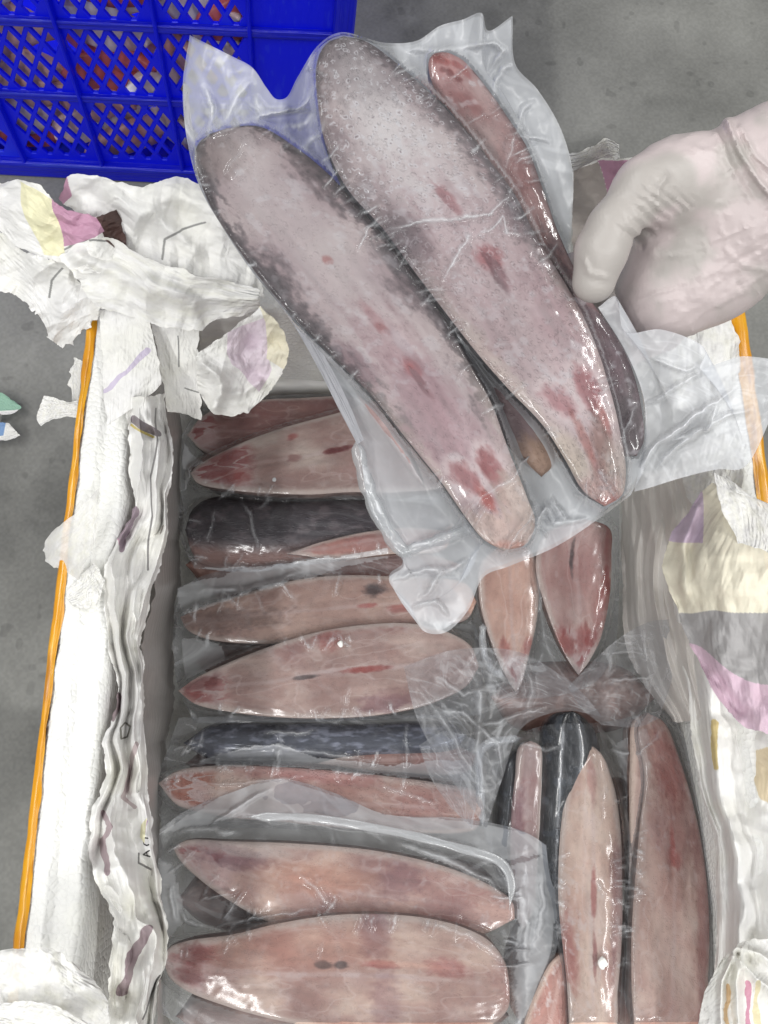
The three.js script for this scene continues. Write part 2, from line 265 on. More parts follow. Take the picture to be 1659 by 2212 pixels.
// paper heaped over the back left corner
const LOWER = { cell: [0.035, 0.015, 0.007] };
sheet('wrapping_paper', 'white crumpled paper draped behind the back left corner below the blue crate', 'paper', { pts: [[130, 425, 0.30], [152, 380, 0.31], [215, 382, 0.318], [280, 402, 0.318], [345, 396, 0.315], [410, 388, 0.31], [520, 470, 0.30], [545, 540, 0.295], [575, 650, 0.285], [400, 610, 0.30], [270, 560, 0.305], [190, 490, 0.30]], c: [6, 8, 10], nu: 190, nv: 136, amp: [0.010, 0.005, 0.0015], ...LOWER, print: first(strokes([[[345, 560], [360, 520], [400, 490], [448, 478]]], 2.2, LINE), area([[100, 440], [150, 380], [158, 420], [125, 450]], PNK)), folds: [[[[330, 430], [420, 430], [500, 480]], 30, 0.008], [[[250, 430], [340, 470], [420, 540]], 22, 0.008]] });
sheet('wrapping_paper', 'crumpled paper with yellow and magenta print and a brown patch at the box corner', 'paper', { pts: [[-14, 395, 0.298], [35, 392, 0.308], [80, 402, 0.314], [120, 432, 0.318], [205, 468, 0.318], [262, 448, 0.314], [278, 548, 0.306], [215, 590, 0.306], [140, 570, 0.305], [60, 540, 0.30], [-14, 482, 0.292]], c: [5, 6, 10], nu: 190, nv: 119, amp: [0.008, 0.005, 0.0016], ...LOWER, print: first(area([[40, 395], [115, 430], [122, 460], [140, 555], [95, 548], [48, 440]], YEL), area([[112, 428], [205, 470], [228, 500], [200, 515], [135, 530], [122, 470]], PNK), area([[205, 470], [290, 440], [290, 560], [232, 520]], BRN), strokes([[[125, 545], [160, 520], [250, 520]]], 2.2, LINE)) });
sheet('wrapping_paper', 'smooth band of white paper rolled along the back edge of the box', 'paper', { pts: [[130, 556, 0.305], [215, 510, 0.315], [330, 562, 0.315], [450, 600, 0.305], [565, 628, 0.295], [570, 668, 0.285], [450, 702, 0.282], [440, 712, 0.282], [400, 714, 0.284], [300, 690, 0.288], [215, 666, 0.288]], c: [4, 5, 10], nu: 190, nv: 102, amp: [0.007, 0.004, 0.0012], ...LOWER, folds: [[[[180, 560], [300, 610], [420, 660]], 20, 0.008], [[[320, 600], [440, 650], [560, 650]], 14, 0.006]] });
sheet('wrapping_paper', 'frilled white paper hanging over the outside of the back left corner', 'paper', { pts: [[-14, 482, 0.288], [60, 540, 0.298], [140, 568, 0.302], [222, 566, 0.302], [218, 676, 0.286], [190, 700, 0.272], [150, 748, 0.258], [120, 742, 0.255], [94, 700, 0.262], [60, 658, 0.268], [-14, 620, 0.268]], c: [3, 4, 10], nu: 190, nv: 153, rag: 9, amp: [0.007, 0.0045, 0.002], ...LOWER, print: strokes([[[105, 640], [110, 610], [132, 582]], [[165, 605], [190, 620], [210, 655]]], 2, LINE) });
sheet('wrapping_paper', 'flat folded paper flap lying over the left rim below the heap', 'paper', { pts: [[214, 672, 0.284], [270, 664, 0.288], [322, 690, 0.288], [340, 760, 0.284], [350, 832, 0.274], [300, 872, 0.272], [232, 918, 0.272], [222, 800, 0.278]], c: [2, 4, 6], amp: [0.003, 0.002, 0.0006], rag: 2, print: strokes([[[226, 845], [280, 800], [320, 758]]], 6, LIL) });
sheet('wrapping_paper', 'creased cream paper piece tucked inside the back left corner', 'paper', { pts: [[326, 690, 0.280], [380, 700, 0.282], [432, 708, 0.280], [424, 770, 0.268], [434, 840, 0.255], [434, 908, 0.245], [400, 894, 0.245], [364, 890, 0.248], [345, 800, 0.262]], c: [2, 5, 7], amp: [0.004, 0.003, 0.0008], print: strokes([[[382, 730], [386, 790]], [[400, 840], [430, 846]]], 1.6, LINE) });
sheet('wrapping_paper', 'shiny crumpled paper with pale pink and cream print over the back fillet', 'paper', { pts: [[432, 764, 0.282], [500, 712, 0.292], [562, 664, 0.298], [622, 730, 0.288], [629, 768, 0.276], [598, 832, 0.262], [530, 890, 0.252], [480, 901, 0.248], [434, 866, 0.250], [424, 806, 0.262]], c: [2, 5, 8], nu: 190, nv: 170, amp: [0.008, 0.005, 0.0018], ...LOWER, print: first(area([[555, 660], [632, 730], [632, 800], [580, 780], [572, 700]], [232, 226, 204]), area([[490, 720], [570, 690], [590, 800], [560, 850], [500, 790]], [226, 212, 222])), folds: [[[[440, 790], [480, 830], [470, 880]], 14, 0.009], [[[480, 850], [530, 850], [560, 830]], 10, 0.006]] });
sheet('paper_scrap', 'small torn white paper tail sticking out over the left rim', 'paper scrap', { pts: [[96, 856, 0.266], [140, 868, 0.27], [168, 868, 0.274], [170, 900, 0.27], [130, 902, 0.264], [90, 920, 0.256], [80, 905, 0.254]], c: [2, 3, 5], nu: 40, nv: 30, amp: [0.003, 0.002, 0.001] });
sheet('paper_scrap', 'torn paper edge poking out behind the tape of the left rim', 'paper scrap', { pts: [[160, 775, 0.266], [182, 778, 0.270], [176, 830, 0.266], [172, 900, 0.262], [155, 870, 0.258], [150, 820, 0.260]], c: [1, 3, 4], nu: 30, nv: 50, rag: 6, amp: [0.003, 0.002, 0.001] });
sheet('paper_scrap', 'pale green printed paper scrap lying on the floor left of the box', 'paper scrap', { pts: [[-20, 846, 0.012], [10, 850, 0.014], [30, 868, 0.012], [46, 880, 0.010], [30, 894, 0.01], [-20, 900, 0.012]], c: [2, 4, 5], nu: 30, nv: 30, amp: [0.004, 0.002, 0.001], print: area([[-30, 840], [60, 840], [60, 884], [-30, 890]], [150, 190, 168]) });
sheet('paper_scrap', 'white and blue printed paper scrap lying on the floor left of the box', 'paper scrap', { pts: [[-20, 908, 0.012], [20, 912, 0.016], [44, 940, 0.012], [10, 952, 0.012], [-20, 950, 0.012]], c: [1, 2, 3], nu: 30, nv: 30, amp: [0.004, 0.002, 0.001], print: area([[-30, 900], [15, 905], [8, 940], [-30, 945]], [128, 160, 204]) });
// the paper lining that stands along the left wall
const tri = (t) => Math.abs(t - Math.floor(t) - 0.5) * 4 - 1;
const leftPleat = (x, y, u, v) => 0.010 * tri(u * 1.6 + 2.4 * fbm(v * 5, u * 1.5, 60, 3) + 0.25 * fbm(v * 40, u * 2, 63, 2)) * sst(0, 0.12, u) * sst(1, 0.9, u);
sheet('paper_liner', 'long crumpled white paper lining with printed stripes along the left wall', 'paper liner', { pts: [[268, 862, 0.268], [310, 858, 0.276], [350, 852, 0.268], [368, 950, 0.266], [370, 1050, 0.264], [358, 1150, 0.266], [338, 1260, 0.262], [324, 1330, 0.262], [306, 1390, 0.264], [312, 1480, 0.262], [310, 1570, 0.262], [326, 1700, 0.258], [330, 1800, 0.256], [350, 1930, 0.252], [358, 2010, 0.25], [352, 2100, 0.252], [336, 2240, 0.256], [280, 2240, 0.268], [232, 2240, 0.268], [238, 2080, 0.262], [246, 2000, 0.262], [200, 1900, 0.272], [196, 1790, 0.272], [226, 1680, 0.268], [226, 1600, 0.268], [252, 1500, 0.266], [238, 1400, 0.268], [233, 1230, 0.272], [262, 1150, 0.27], [286, 1080, 0.266], [278, 1000, 0.268]], c: [2, 16, 18], nu: 130, nv: 460, pw: 384, ph: 1700, rag: 4, amp: [0.008, 0.006, 0.0016], cell: [0.045, 0.022, 0.008], wave: leftPleat, mat: null, print: first(strokes([[[285, 905], [330, 935]]], 10, [140, 132, 136]), strokes([[[278, 915], [322, 948]]], 3, [214, 196, 120]), strokes([[[280, 1095], [272, 1150], [266, 1190]]], 8, [160, 144, 154]), strokes([[[270, 1150], [262, 1180]]], 5, PNK), strokes([[[256, 1502], [238, 1545]]], 8, [150, 134, 138]), strokes([[[296, 1612], [276, 1660], [272, 1720], [290, 1752]]], 5, [192, 178, 178]), strokes([[[226, 1760], [236, 1790], [224, 1820], [230, 1880]]], 6, [176, 158, 162]), strokes([[[320, 2010], [290, 2060], [262, 2140]]], 10, [160, 144, 148]), strokes([[[345, 2110], [310, 2200]], [[332, 880], [330, 990], [322, 1120], [318, 1230]]], 2, [140, 138, 138]), strokes([[[258, 1570], [268, 1560], [280, 1572], [274, 1594], [262, 1596], [258, 1570]]], 1.8, [130, 128, 120]), area([[300, 1790], [316, 1775], [308, 1830], [296, 1815]], YEL), strokes([[[313, 1782], [307, 1815]]], 4, [198, 160, 204]),
  // the two printed letters, turned with the sheet: A and C
  strokes([[[321, 1845], [303, 1853], [321, 1858]], [[313, 1848], [314, 1857]]], 1.5, [36, 34, 36]), strokes([[[318, 1818], [310, 1817], [305, 1823], [307, 1831], [314, 1834], [320, 1832]]], 1.5, [36, 34, 36]), strokes([[[292, 1850], [294, 1870], [322, 1882]]], 1.8, [120, 118, 118])) });
sheet('paper_flap', 'thin white paper corner folded out across the left rim', 'paper flap', { pts: [[214, 1056, 0.284], [212, 1140, 0.282], [190, 1200, 0.280], [166, 1252, 0.276], [138, 1236, 0.27], [100, 1216, 0.266], [92, 1188, 0.266], [112, 1148, 0.272], [160, 1110, 0.280]], c: [1, 3, 6], nu: 60, nv: 60, amp: [0.004, 0.003, 0.001], mat: std({ map: plainPaper, bumpMap: paperBump, bumpScale: 0.001, roughness: 0.4, transmission: 0.4, thickness: 0 }) });
sheet('paper_flap', 'cream paper corner bent over the tape on the left rim below the folded one', 'paper flap', { pts: [[205, 1215, 0.276], [226, 1260, 0.276], [200, 1310, 0.276], [160, 1320, 0.272], [140, 1290, 0.27], [170, 1250, 0.274]], c: [1, 3, 4], nu: 40, nv: 40, amp: [0.004, 0.002, 0.001] });
sheet('wrapping_paper', 'creamy white rounded paper sheet in the near left corner', 'paper', { pts: [[-14, 2056, 0.30], [50, 2050, 0.306], [100, 2052, 0.306], [150, 2072, 0.30], [180, 2090, 0.296], [210, 2130, 0.29], [236, 2170, 0.284], [230, 2240, 0.284], [100, 2250, 0.30], [-14, 2250, 0.30], [-14, 2150, 0.30]], c: [4, 7, 9], amp: [0.005, 0.003, 0.001], bumps: [[60, 2140, 90, 0.008]], folds: [[[[0, 2180], [130, 2170], [200, 2130]], 16, 0.004]] });
sheet('wrapping_paper', 'lower white paper fold beneath the rounded sheet in the near left corner', 'paper', { pts: [[-14, 2170, 0.312], [60, 2160, 0.316], [140, 2180, 0.312], [200, 2215, 0.306], [200, 2260, 0.306], [-14, 2260, 0.31]], c: [3, 4, 5], nu: 70, nv: 40, amp: [0.004, 0.002, 0.001] });
// plastic lining inside the left wall and the back wall
M.liner = std({ color: new THREE.Color(0.50, 0.47, 0.45), roughness: 0.34, transmission: 0.3, thickness: 0, bumpMap: paperBump, bumpScale: 0.0012 });
sheet('plastic_liner', 'greyish translucent plastic lining between the left paper and the fish', 'plastic liner', { pts: [[352, 850, 0.255], [380, 862, 0.19], [402, 890, 0.125], [396, 1100, 0.122], [382, 1300, 0.125], [372, 1500, 0.125], [350, 1740, 0.13], [346, 1990, 0.13], [370, 2240, 0.13], [340, 2240, 0.25], [345, 2000, 0.25], [320, 1750, 0.252], [305, 1500, 0.255], [315, 1380, 0.256], [350, 1150, 0.258], [360, 1000, 0.256]], c: [2, 8, 9], nu: 50, nv: 220, rag: 4, amp: [0.010, 0.006, 0.0016], cell: [0.05, 0.02, 0.008], mat: M.liner });
// right side
const rightPleat = (x, y, u, v) => 0.0035 * tri(u * 3.1 + 1.2 * fbm(v * 3, 2, 61, 2)) + 0.001 * tri(u * 7.3 + v + 0.8 * fbm(v * 4, 5, 64, 2));
sheet('plastic_liner', 'pleated translucent lining hanging at the right of the downward fillets', 'plastic liner', { pts: [[1340, 1040, 0.165], [1400, 1020, 0.21], [1480, 1010, 0.24], [1500, 1100, 0.25], [1476, 1220, 0.22], [1482, 1330, 0.222], [1520, 1450, 0.236], [1540, 1560, 0.245], [1450, 1560, 0.175], [1360, 1420, 0.160], [1344, 1250, 0.158]], c: [2, 7, 8], nu: 110, nv: 100, amp: [0.004, 0.002, 0.0008], wave: rightPleat, mat: std({ color: new THREE.Color(0.80, 0.76, 0.72), roughness: 0.4, transmission: 0.3, thickness: 0, bumpMap: paperBump, bumpScale: 0.0006 }) });
sheet('paper_liner', 'cream paper lining standing along the right wall below the printed sheet', 'paper liner', { pts: [[1448, 1230, 0.225], [1540, 1430, 0.262], [1672, 1500, 0.270], [1672, 1800, 0.27], [1672, 2110, 0.27], [1600, 2110, 0.26], [1548, 2130, 0.205], [1548, 1950, 0.218], [1535, 1780, 0.222], [1502, 1640, 0.210], [1486, 1500, 0.212], [1462, 1360, 0.20]], c: [2, 4, 6], nu: 120, nv: 160, amp: [0.006, 0.004, 0.0014], wave: (x, y, u, v) => 0.007 * Math.sin(u * 13 + 2.5 * fbm(v * 5, 3, 62, 2)), print: first(strokes([[[1548, 1560], [1545, 1660]]], 7, [214, 194, 140]), area([[1600, 1640], [1680, 1600], [1680, 1740], [1640, 1720]], [222, 206, 176])) });
sheet('wrapping_paper', 'large paper sheet with cream, grey and pink bands draped over the right rim', 'paper', { pts: [[1540, 1042, 0.288], [1600, 1080, 0.30], [1672, 1100, 0.305], [1672, 1330, 0.305], [1672, 1590, 0.296], [1600, 1562, 0.288], [1545, 1500, 0.282], [1500, 1405, 0.268], [1452, 1292, 0.262], [1434, 1220, 0.264], [1446, 1160, 0.27], [1490, 1096, 0.278]], c: [2, 4, 6], nu: 120, nv: 130, amp: [0.005, 0.003, 0.0012], bumps: [[1580, 1250, 110, 0.012]], folds: [[[[1470, 1300], [1520, 1430], [1600, 1540]], 16, -0.006], [[[1500, 1100], [1470, 1180], [1480, 1280]], 12, 0.005]], print: (x, y) => y > 1452 + 26 * Math.sin(x * 0.02) - 40 * sst(1600, 1480, x) ? [214, 188, 203] : y > 1322 ? [170, 168, 168] : x < 1520 && y < 1170 ? [206, 188, 206] : [236, 230, 210] });
sheet('wrapping_paper', 'bright white folded paper strip crossing the right rim above the banded sheet', 'paper', { pts: [[1542, 1022, 0.304], [1580, 1040, 0.308], [1590, 1066, 0.31], [1672, 1098, 0.316], [1672, 1196, 0.314], [1600, 1184, 0.308], [1562, 1100, 0.304]], c: [2, 4, 5], nu: 60, nv: 50, amp: [0.003, 0.002, 0.0008] });
sheet('wrapping_paper', 'knotted white paper corner with striped print in the near right corner', 'paper', { pts: [[1672, 2030, 0.305], [1606, 2034, 0.305], [1545, 2084, 0.30], [1526, 2140, 0.29], [1496, 2240, 0.28], [1600, 2250, 0.29], [1672, 2250, 0.295], [1672, 2140, 0.305]], c: [2, 4, 6], nu: 100, nv: 100, amp: [0.006, 0.003, 0.001], folds: [[[[1590, 2040], [1560, 2120], [1556, 2240]], 7, 0.012], [[[1600, 2050], [1590, 2120], [1600, 2240]], 8, 0.012], [[[1570, 2060], [1620, 2100], [1672, 2150]], 9, 0.012], [[[1580, 2050], [1640, 2060], [1672, 2080]], 8, 0.008]], print: first(strokes([[[1572, 2130], [1570, 2250]]], 4, [220, 190, 150]), strokes([[[1615, 2120], [1620, 2250]]], 6, [206, 150, 170]), strokes([[[1632, 2120], [1638, 2250]]], 6, [226, 216, 180])) });
sheet('wrapping_paper', 'white crumpled paper edge over the back rim behind the gloved hand', 'paper', { pts: [[1228, 332, 0.31], [1270, 318, 0.315], [1310, 304, 0.32], [1338, 318, 0.316], [1342, 345, 0.31], [1300, 350, 0.30], [1240, 372, 0.30]], c: [3, 4, 6], nu: 70, nv: 40, amp: [0.008, 0.004, 0.0015], ...LOWER });
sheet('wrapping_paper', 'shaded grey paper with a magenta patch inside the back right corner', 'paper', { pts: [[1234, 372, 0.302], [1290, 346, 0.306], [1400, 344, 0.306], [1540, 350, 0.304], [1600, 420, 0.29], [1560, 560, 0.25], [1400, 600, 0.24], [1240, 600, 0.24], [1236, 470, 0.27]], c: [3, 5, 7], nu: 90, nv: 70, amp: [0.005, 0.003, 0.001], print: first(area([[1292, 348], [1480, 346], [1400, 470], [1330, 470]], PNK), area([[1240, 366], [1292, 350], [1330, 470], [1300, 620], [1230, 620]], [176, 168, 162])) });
sheet('paper_liner', 'bright white paper lining over the right rim below the glove', 'paper liner', { pts: [[1420, 700, 0.265], [1500, 650, 0.278], [1562, 640, 0.278], [1590, 720, 0.276], [1600, 800, 0.276], [1560, 860, 0.274], [1500, 900, 0.262], [1440, 860, 0.25]], c: [2, 4, 6], nu: 80, nv: 80, amp: [0.006, 0.003, 0.0012] });
sheet('paper_liner', 'white crumpled paper lining at the right wall beside the held bag opening', 'paper liner', { pts: [[1480, 960, 0.25], [1560, 940, 0.276], [1610, 960, 0.28], [1600, 1060, 0.28], [1570, 1100, 0.276], [1500, 1100, 0.255], [1475, 1040, 0.24]], c: [2, 4, 5], nu: 60, nv: 60, amp: [0.005, 0.003, 0.0012] });
sheet('paper_liner', 'beige paper lining flat against the inside of the back wall', 'paper liner', { pts: [[430, 680, 0.265], [800, 640, 0.268], [1200, 600, 0.268], [1460, 660, 0.26], [1440, 900, 0.13], [1000, 880, 0.13], [620, 858, 0.135], [440, 880, 0.14]], c: [3, 4, 7], nu: 110, nv: 50, amp: [0.004, 0.002, 0.0008], folds: [[[[600, 835], [800, 838], [1000, 850]], 9, 0.004]] });


// ---------------------------------------------------------------- fish
const obstacleW = 832, obstacleH = 1108;
const newField = () => new Float32Array(obstacleW * obstacleH).fill(-9);
function fleshTexture(f, rows, wid, len) {
  const { base = [172, 150, 143], base2 = [150, 124, 120], dark = [74, 66, 66], eA = 0, eB = 0, end = 0, tip = 0.84, red = [158, 84, 82], fat = 0, marks = [], seam = 0, lines = 1, fatW = 0.008, fatV = 0.45, core = 0, rings = 0, frost = 0.3, warm = 0, cells = 0.011, w = 224, h = 640, s = 900, blush = 0 } = f;
  return tex(w, h, (u, v) => {
    const row = Math.min(rows, Math.round(v * rows)), W = wid[row], X = (u - 0.5) * W, Y = v * len;
    const n = fbm(X * 55, Y * 40, s, 4), g = fbm(X * 420, Y * 300, s + 9, 3), fi = fbm(X * 300, Y * 45, s + 20, 3), big = fbm(X * 22, Y * 16, s + 30, 3);
    let c = mix3(base, base2, clamp((n - 0.5) * 2.2 + 0.5)); c = c.map((q) => q * (0.89 + 0.09 * g + 0.14 * fi)); if (core) c = mix3(c, [216, 206, 202], core * sst(0.02, 0.42, Math.min(u, 1 - u)) * (0.55 + 0.9 * (big - 0.3)) * sst(0.85, 0.35, v));
    if (blush) { const b = sst(0.5, 0.68, big) * blush; c = mix3(c, [158, 96, 96], b); }
    { const ve = sst(0.03, 0.004, Math.abs(fbm(X * 80, Y * 34, s + 91, 3) - 0.5)) * 0.26 * lines, rv = sst(0.022, 0.003, Math.abs(fbm(X * 60 + 9, Y * 50, s + 95, 3) - 0.5)) * sst(0.5, 0.64, big) * 0.22 * lines; c = mix3(mix3(c, [224, 204, 196], ve), [150, 84, 80], rv); }
    // skin that shows through along the cut edges
    const wob = (n - 0.5) * 1.4 + (fi - 0.5) * 0.7 + (g - 0.5) * 1.1, dA = sst(Math.max(0.05, 0.20 + wob * 0.28), 0.02, u) * eA * (1 - sst(0.72, 0.86, v)), dB = sst(Math.max(0.05, 0.20 + wob * 0.28), 0.02, 1 - u) * eB * (1 - sst(0.72, 0.86, v)), dE = sst(Math.max(0.03, 0.16 + wob * 0.12), 0, v) * end;
    c = mix3(c, dark, clamp(dA + dB + dE) * (0.55 + 0.45 * g));
    // pale rim and the red bundles of the tail
    const mEdge = Math.min(u, 1 - u) * W, tv = sst(tip - 0.05, tip + 0.02, v + 0.05 * (n - 0.5));
    if (tv > 0) {
      const [a, b, cr] = worley(X / cells + 4 + 1.1 * (n - 0.5), Y / (cells * 1.4) + 1.4 * (fi - 0.5), s + 40), bundle = sst(0.08, 0.22, b - a) * (cr > 0.4 ? 1 : 0.15) * sst(0.002, 0.006, mEdge) * (0.75 + 0.25 * g);
      c = mix3(c, mix3([206, 178, 172], red, bundle), tv * 0.85);
    }
    if (fat) c = mix3(c, [208, 190, 178], fat * sst(fatW * (0.5 + n + 0.6 * (g - 0.5)), 0.2 * fatW, mEdge) * sst(fatV - 0.2, fatV + 0.1, v));
    if (seam) { const sx = Math.abs(X - 0.004 * (fbm(Y * 30, 3, s + 50, 2) - 0.5)), br = sst(0.55, 0.62, fbm(X * 130, Y * 60, s + 60, 3)); c = mix3(c, [206, 184, 178], seam * (sst(0.0022, 0.0004, sx) * 0.7 + sst(0.012, 0, sx) * br * 0.5) * sst(0.1, 0.3, v)); }
    for (const [mu, mv, dv, dx, col, st, rim] of marks) { const q = ((v - mv) * len / dv) ** 2 + ((u - mu) * W / dx) ** 2, k = q < 6 ? sst(1.45, 0.5, Math.sqrt(q) + 0.7 * (fi - 0.5) + 0.7 * (g - 0.5)) * st : 0; if (rim && q < 9) c = mix3(c, [218, 198, 194], 0.85 * sst(1.9, 1.2, Math.sqrt(q) + 0.5 * (fi - 0.5))); if (k > 0.01) { const m = 0.86 + 0.28 * fi + 0.16 * (g - 0.5); c = mix3(c, col.map((z) => z * m), clamp(k) * (0.62 + 0.55 * (n - 0.2))); } }
    if (frost) { const ice = sst(0.60, 0.78, fbm(X * 210, Y * 210, s + 70, 3)) * (0.4 + 0.8 * sst(0.35, 0.65, big)); c = mix3(c, [216, 212, 212], ice * frost); }
    if (rings) { const [ra, , rc] = worley(X / 0.0029 + 1.3 * (fi - 0.5), Y / 0.0031 + 0.9 * (g - 0.5), s + 80), rr = rc > 0.35 ? Math.exp(-(((ra - 0.14 - 0.16 * rc) / 0.085) ** 2)) : 0; c = mix3(c, [222, 218, 218], rings * rr * sst(0.25, 0.6, vn(X * 700, Y * 700, s + 85)) * 0.75 * sst(0.75, 0.25, v + 0.5 * (big - 0.5))); c = mix3(c, [120, 108, 110], 0.5 * rings * (rc > 0.6 ? sst(0.16, 0.05, ra) : 0) * sst(0.7, 0.25, v)); }
    return c;
  }, { repeat: false });
}
const skinTexture = (base, pale, s, w = 128, h = 384, belly = 0) => tex(w, h, (u, v) => { const n = fbm(u * 9, v * 26, s, 4), g = fbm(u * 40, v * 120, s + 9, 3); let c = mix3(base, pale, sst(0.45, 0.75, n) * 0.6 + 0.25 * (g - 0.5)); if (belly) c = mix3(c, [168, 132, 122], sst(1 - belly - 0.12 + 0.2 * (n - 0.5), 1 - belly + 0.12, u)); return c; }, { repeat: false });
M.skin = std({ map: skinTexture([112, 88, 80], [168, 140, 128], 1200), bumpMap: grainBump, bumpScale: 0.0006, roughness: 0.36 });
let fishNo = 0;
const LIFT = 0.028;
function fillet(name, label, o) {
  const { A, B, h, mode = 'y', th = 0.03, dome = 0.003, bulge = 0.06, flesh, skinTop, skinMat, ice = 0.0006, fields = [], rough = 0.5, grp, cap = 0 } = o, id = fishNo++;
  const N = 110, Mx = 26, P = SPACE[mode], hs = (Array.isArray(h) ? h : [h]).map((q) => mode === 'y' ? q + LIFT : q);
  const a = smoothLine(A, N), b = smoothLine(B, N), H = (t) => { const q = t * (hs.length - 1), i = Math.min(hs.length - 2, Math.floor(q)); return hs.length === 1 ? hs[0] : lerp(hs[i], hs[i + 1], q - i); };
  const wid = [], a3 = [], b3 = []; let len = 0;
  const down = mode === 'y' ? new THREE.Vector3(0, -1, 0) : FWD.clone();
  for (let i = 0; i <= N; i++) { a3.push(P(a[i][0], a[i][1], H(i / N))); b3.push(P(b[i][0], b[i][1], H(i / N))); wid.push(Math.max(0.002, a3[i].distanceTo(b3[i]))); if (i) len += a3[i].clone().add(b3[i]).distanceTo(a3[i - 1].clone().add(b3[i - 1])) / 2; }
  const uvOf = (x, y) => { let best = 1e9, r = [0.5, 0.5]; for (let i = 0; i <= N; i++) { const [ax, ay] = a[i], dx = b[i][0] - ax, dy = b[i][1] - ay, t = clamp(((x - ax) * dx + (y - ay) * dy) / (dx * dx + dy * dy + 1e-6)), d = Math.hypot(x - ax - dx * t, y - ay - dy * t); if (d < best) { best = d; r = [t, i / N]; } } return r; };
  if (flesh?.spots) flesh.marks = flesh.spots.map(([x, y, dv, dx, col, st, rim]) => [...uvOf(x, y), dv, dx, col, st, rim]);
  const wmax = Math.max(...wid), plump = (i) => Math.min(1, wid[i] / wmax * 1.25) ** 0.7;
  const drop = (s, i) => -dome * (1 - Math.abs(s) ** 2.2) * plump(i) + (skinTop ? th * 0.55 * plump(i) * (1 - Math.sqrt(Math.max(0, 1 - 0.96 * s * s))) : 0.0014 * plump(i) * sst(0.90, 1, Math.abs(s)) ** 1.5) + (skinTop ? 0 : 0.0011 * (fbm(s * 3 + id, i * 0.08, 77 + id, 3) - 0.5));
  const pt = (i, s, d) => a3[i].clone().lerp(b3[i], (s + 1) / 2).addScaledVector(down, d);
  const top = grid(Mx, N, (u, v, ui, i) => { const s = Math.sin((ui / Mx - 0.5) * Math.PI) * 0.35 + (ui / Mx * 2 - 1) * 0.65; return pt(i, s, drop(s, i)); }, (u, v) => [0.5 + 0.5 * (Math.sin((u - 0.5) * Math.PI) * 0.35 + (u * 2 - 1) * 0.65), v]);
  for (const F of fields) for (let i = 0; i <= N * 7; i++) for (let q = 0; q <= 220; q++) { const t = i / 7, k = Math.min(N - 1, Math.floor(t)), s = q / 110 - 1, p = pt(k, s, drop(s, k)).lerp(pt(k + 1, s, drop(s, k + 1)), t - k), [x, y] = project(p), xi = Math.round(x / 2), yi = Math.round(y / 2); if (xi < 0 || yi < 0 || xi >= obstacleW || yi >= obstacleH) continue; const hh = mode === 'y' ? p.y : -p.clone().sub(EYE).dot(FWD); F[yi * obstacleW + xi] = Math.max(F[yi * obstacleW + xi], hh); }
  const K = 18, under = grid(K, N, (u, v, k, i) => { const f = k / K * Math.PI, s = -Math.cos(f) * (1 + bulge * Math.sin(f) ** 0.6 * (Math.abs(Math.cos(f)) + 0.3)); return pt(i, s, drop(Math.sign(s), i) + th * plump(i) * Math.sin(f) ** 0.75); });
  const root = group('fish_fillet', label, 'fish fillet', grp);
  const bump = iceBump.clone(); bump.repeat.set(wmax / 0.06, len / 0.06); bump.needsUpdate = true;
  const fm = skinTop ? skinMat : std({ map: fleshTexture({ s: 900 + id * 90, ...flesh }, N, wid, len), bumpMap: bump, bumpScale: ice, roughness: rough, specularIntensity: 0.35 });
  mesh(skinTop ? 'skin' : 'cut_face', top, fm, root); mesh(skinTop ? 'underside' : 'skin', under, (o.underMat || M.skin), root);
  return root;
}

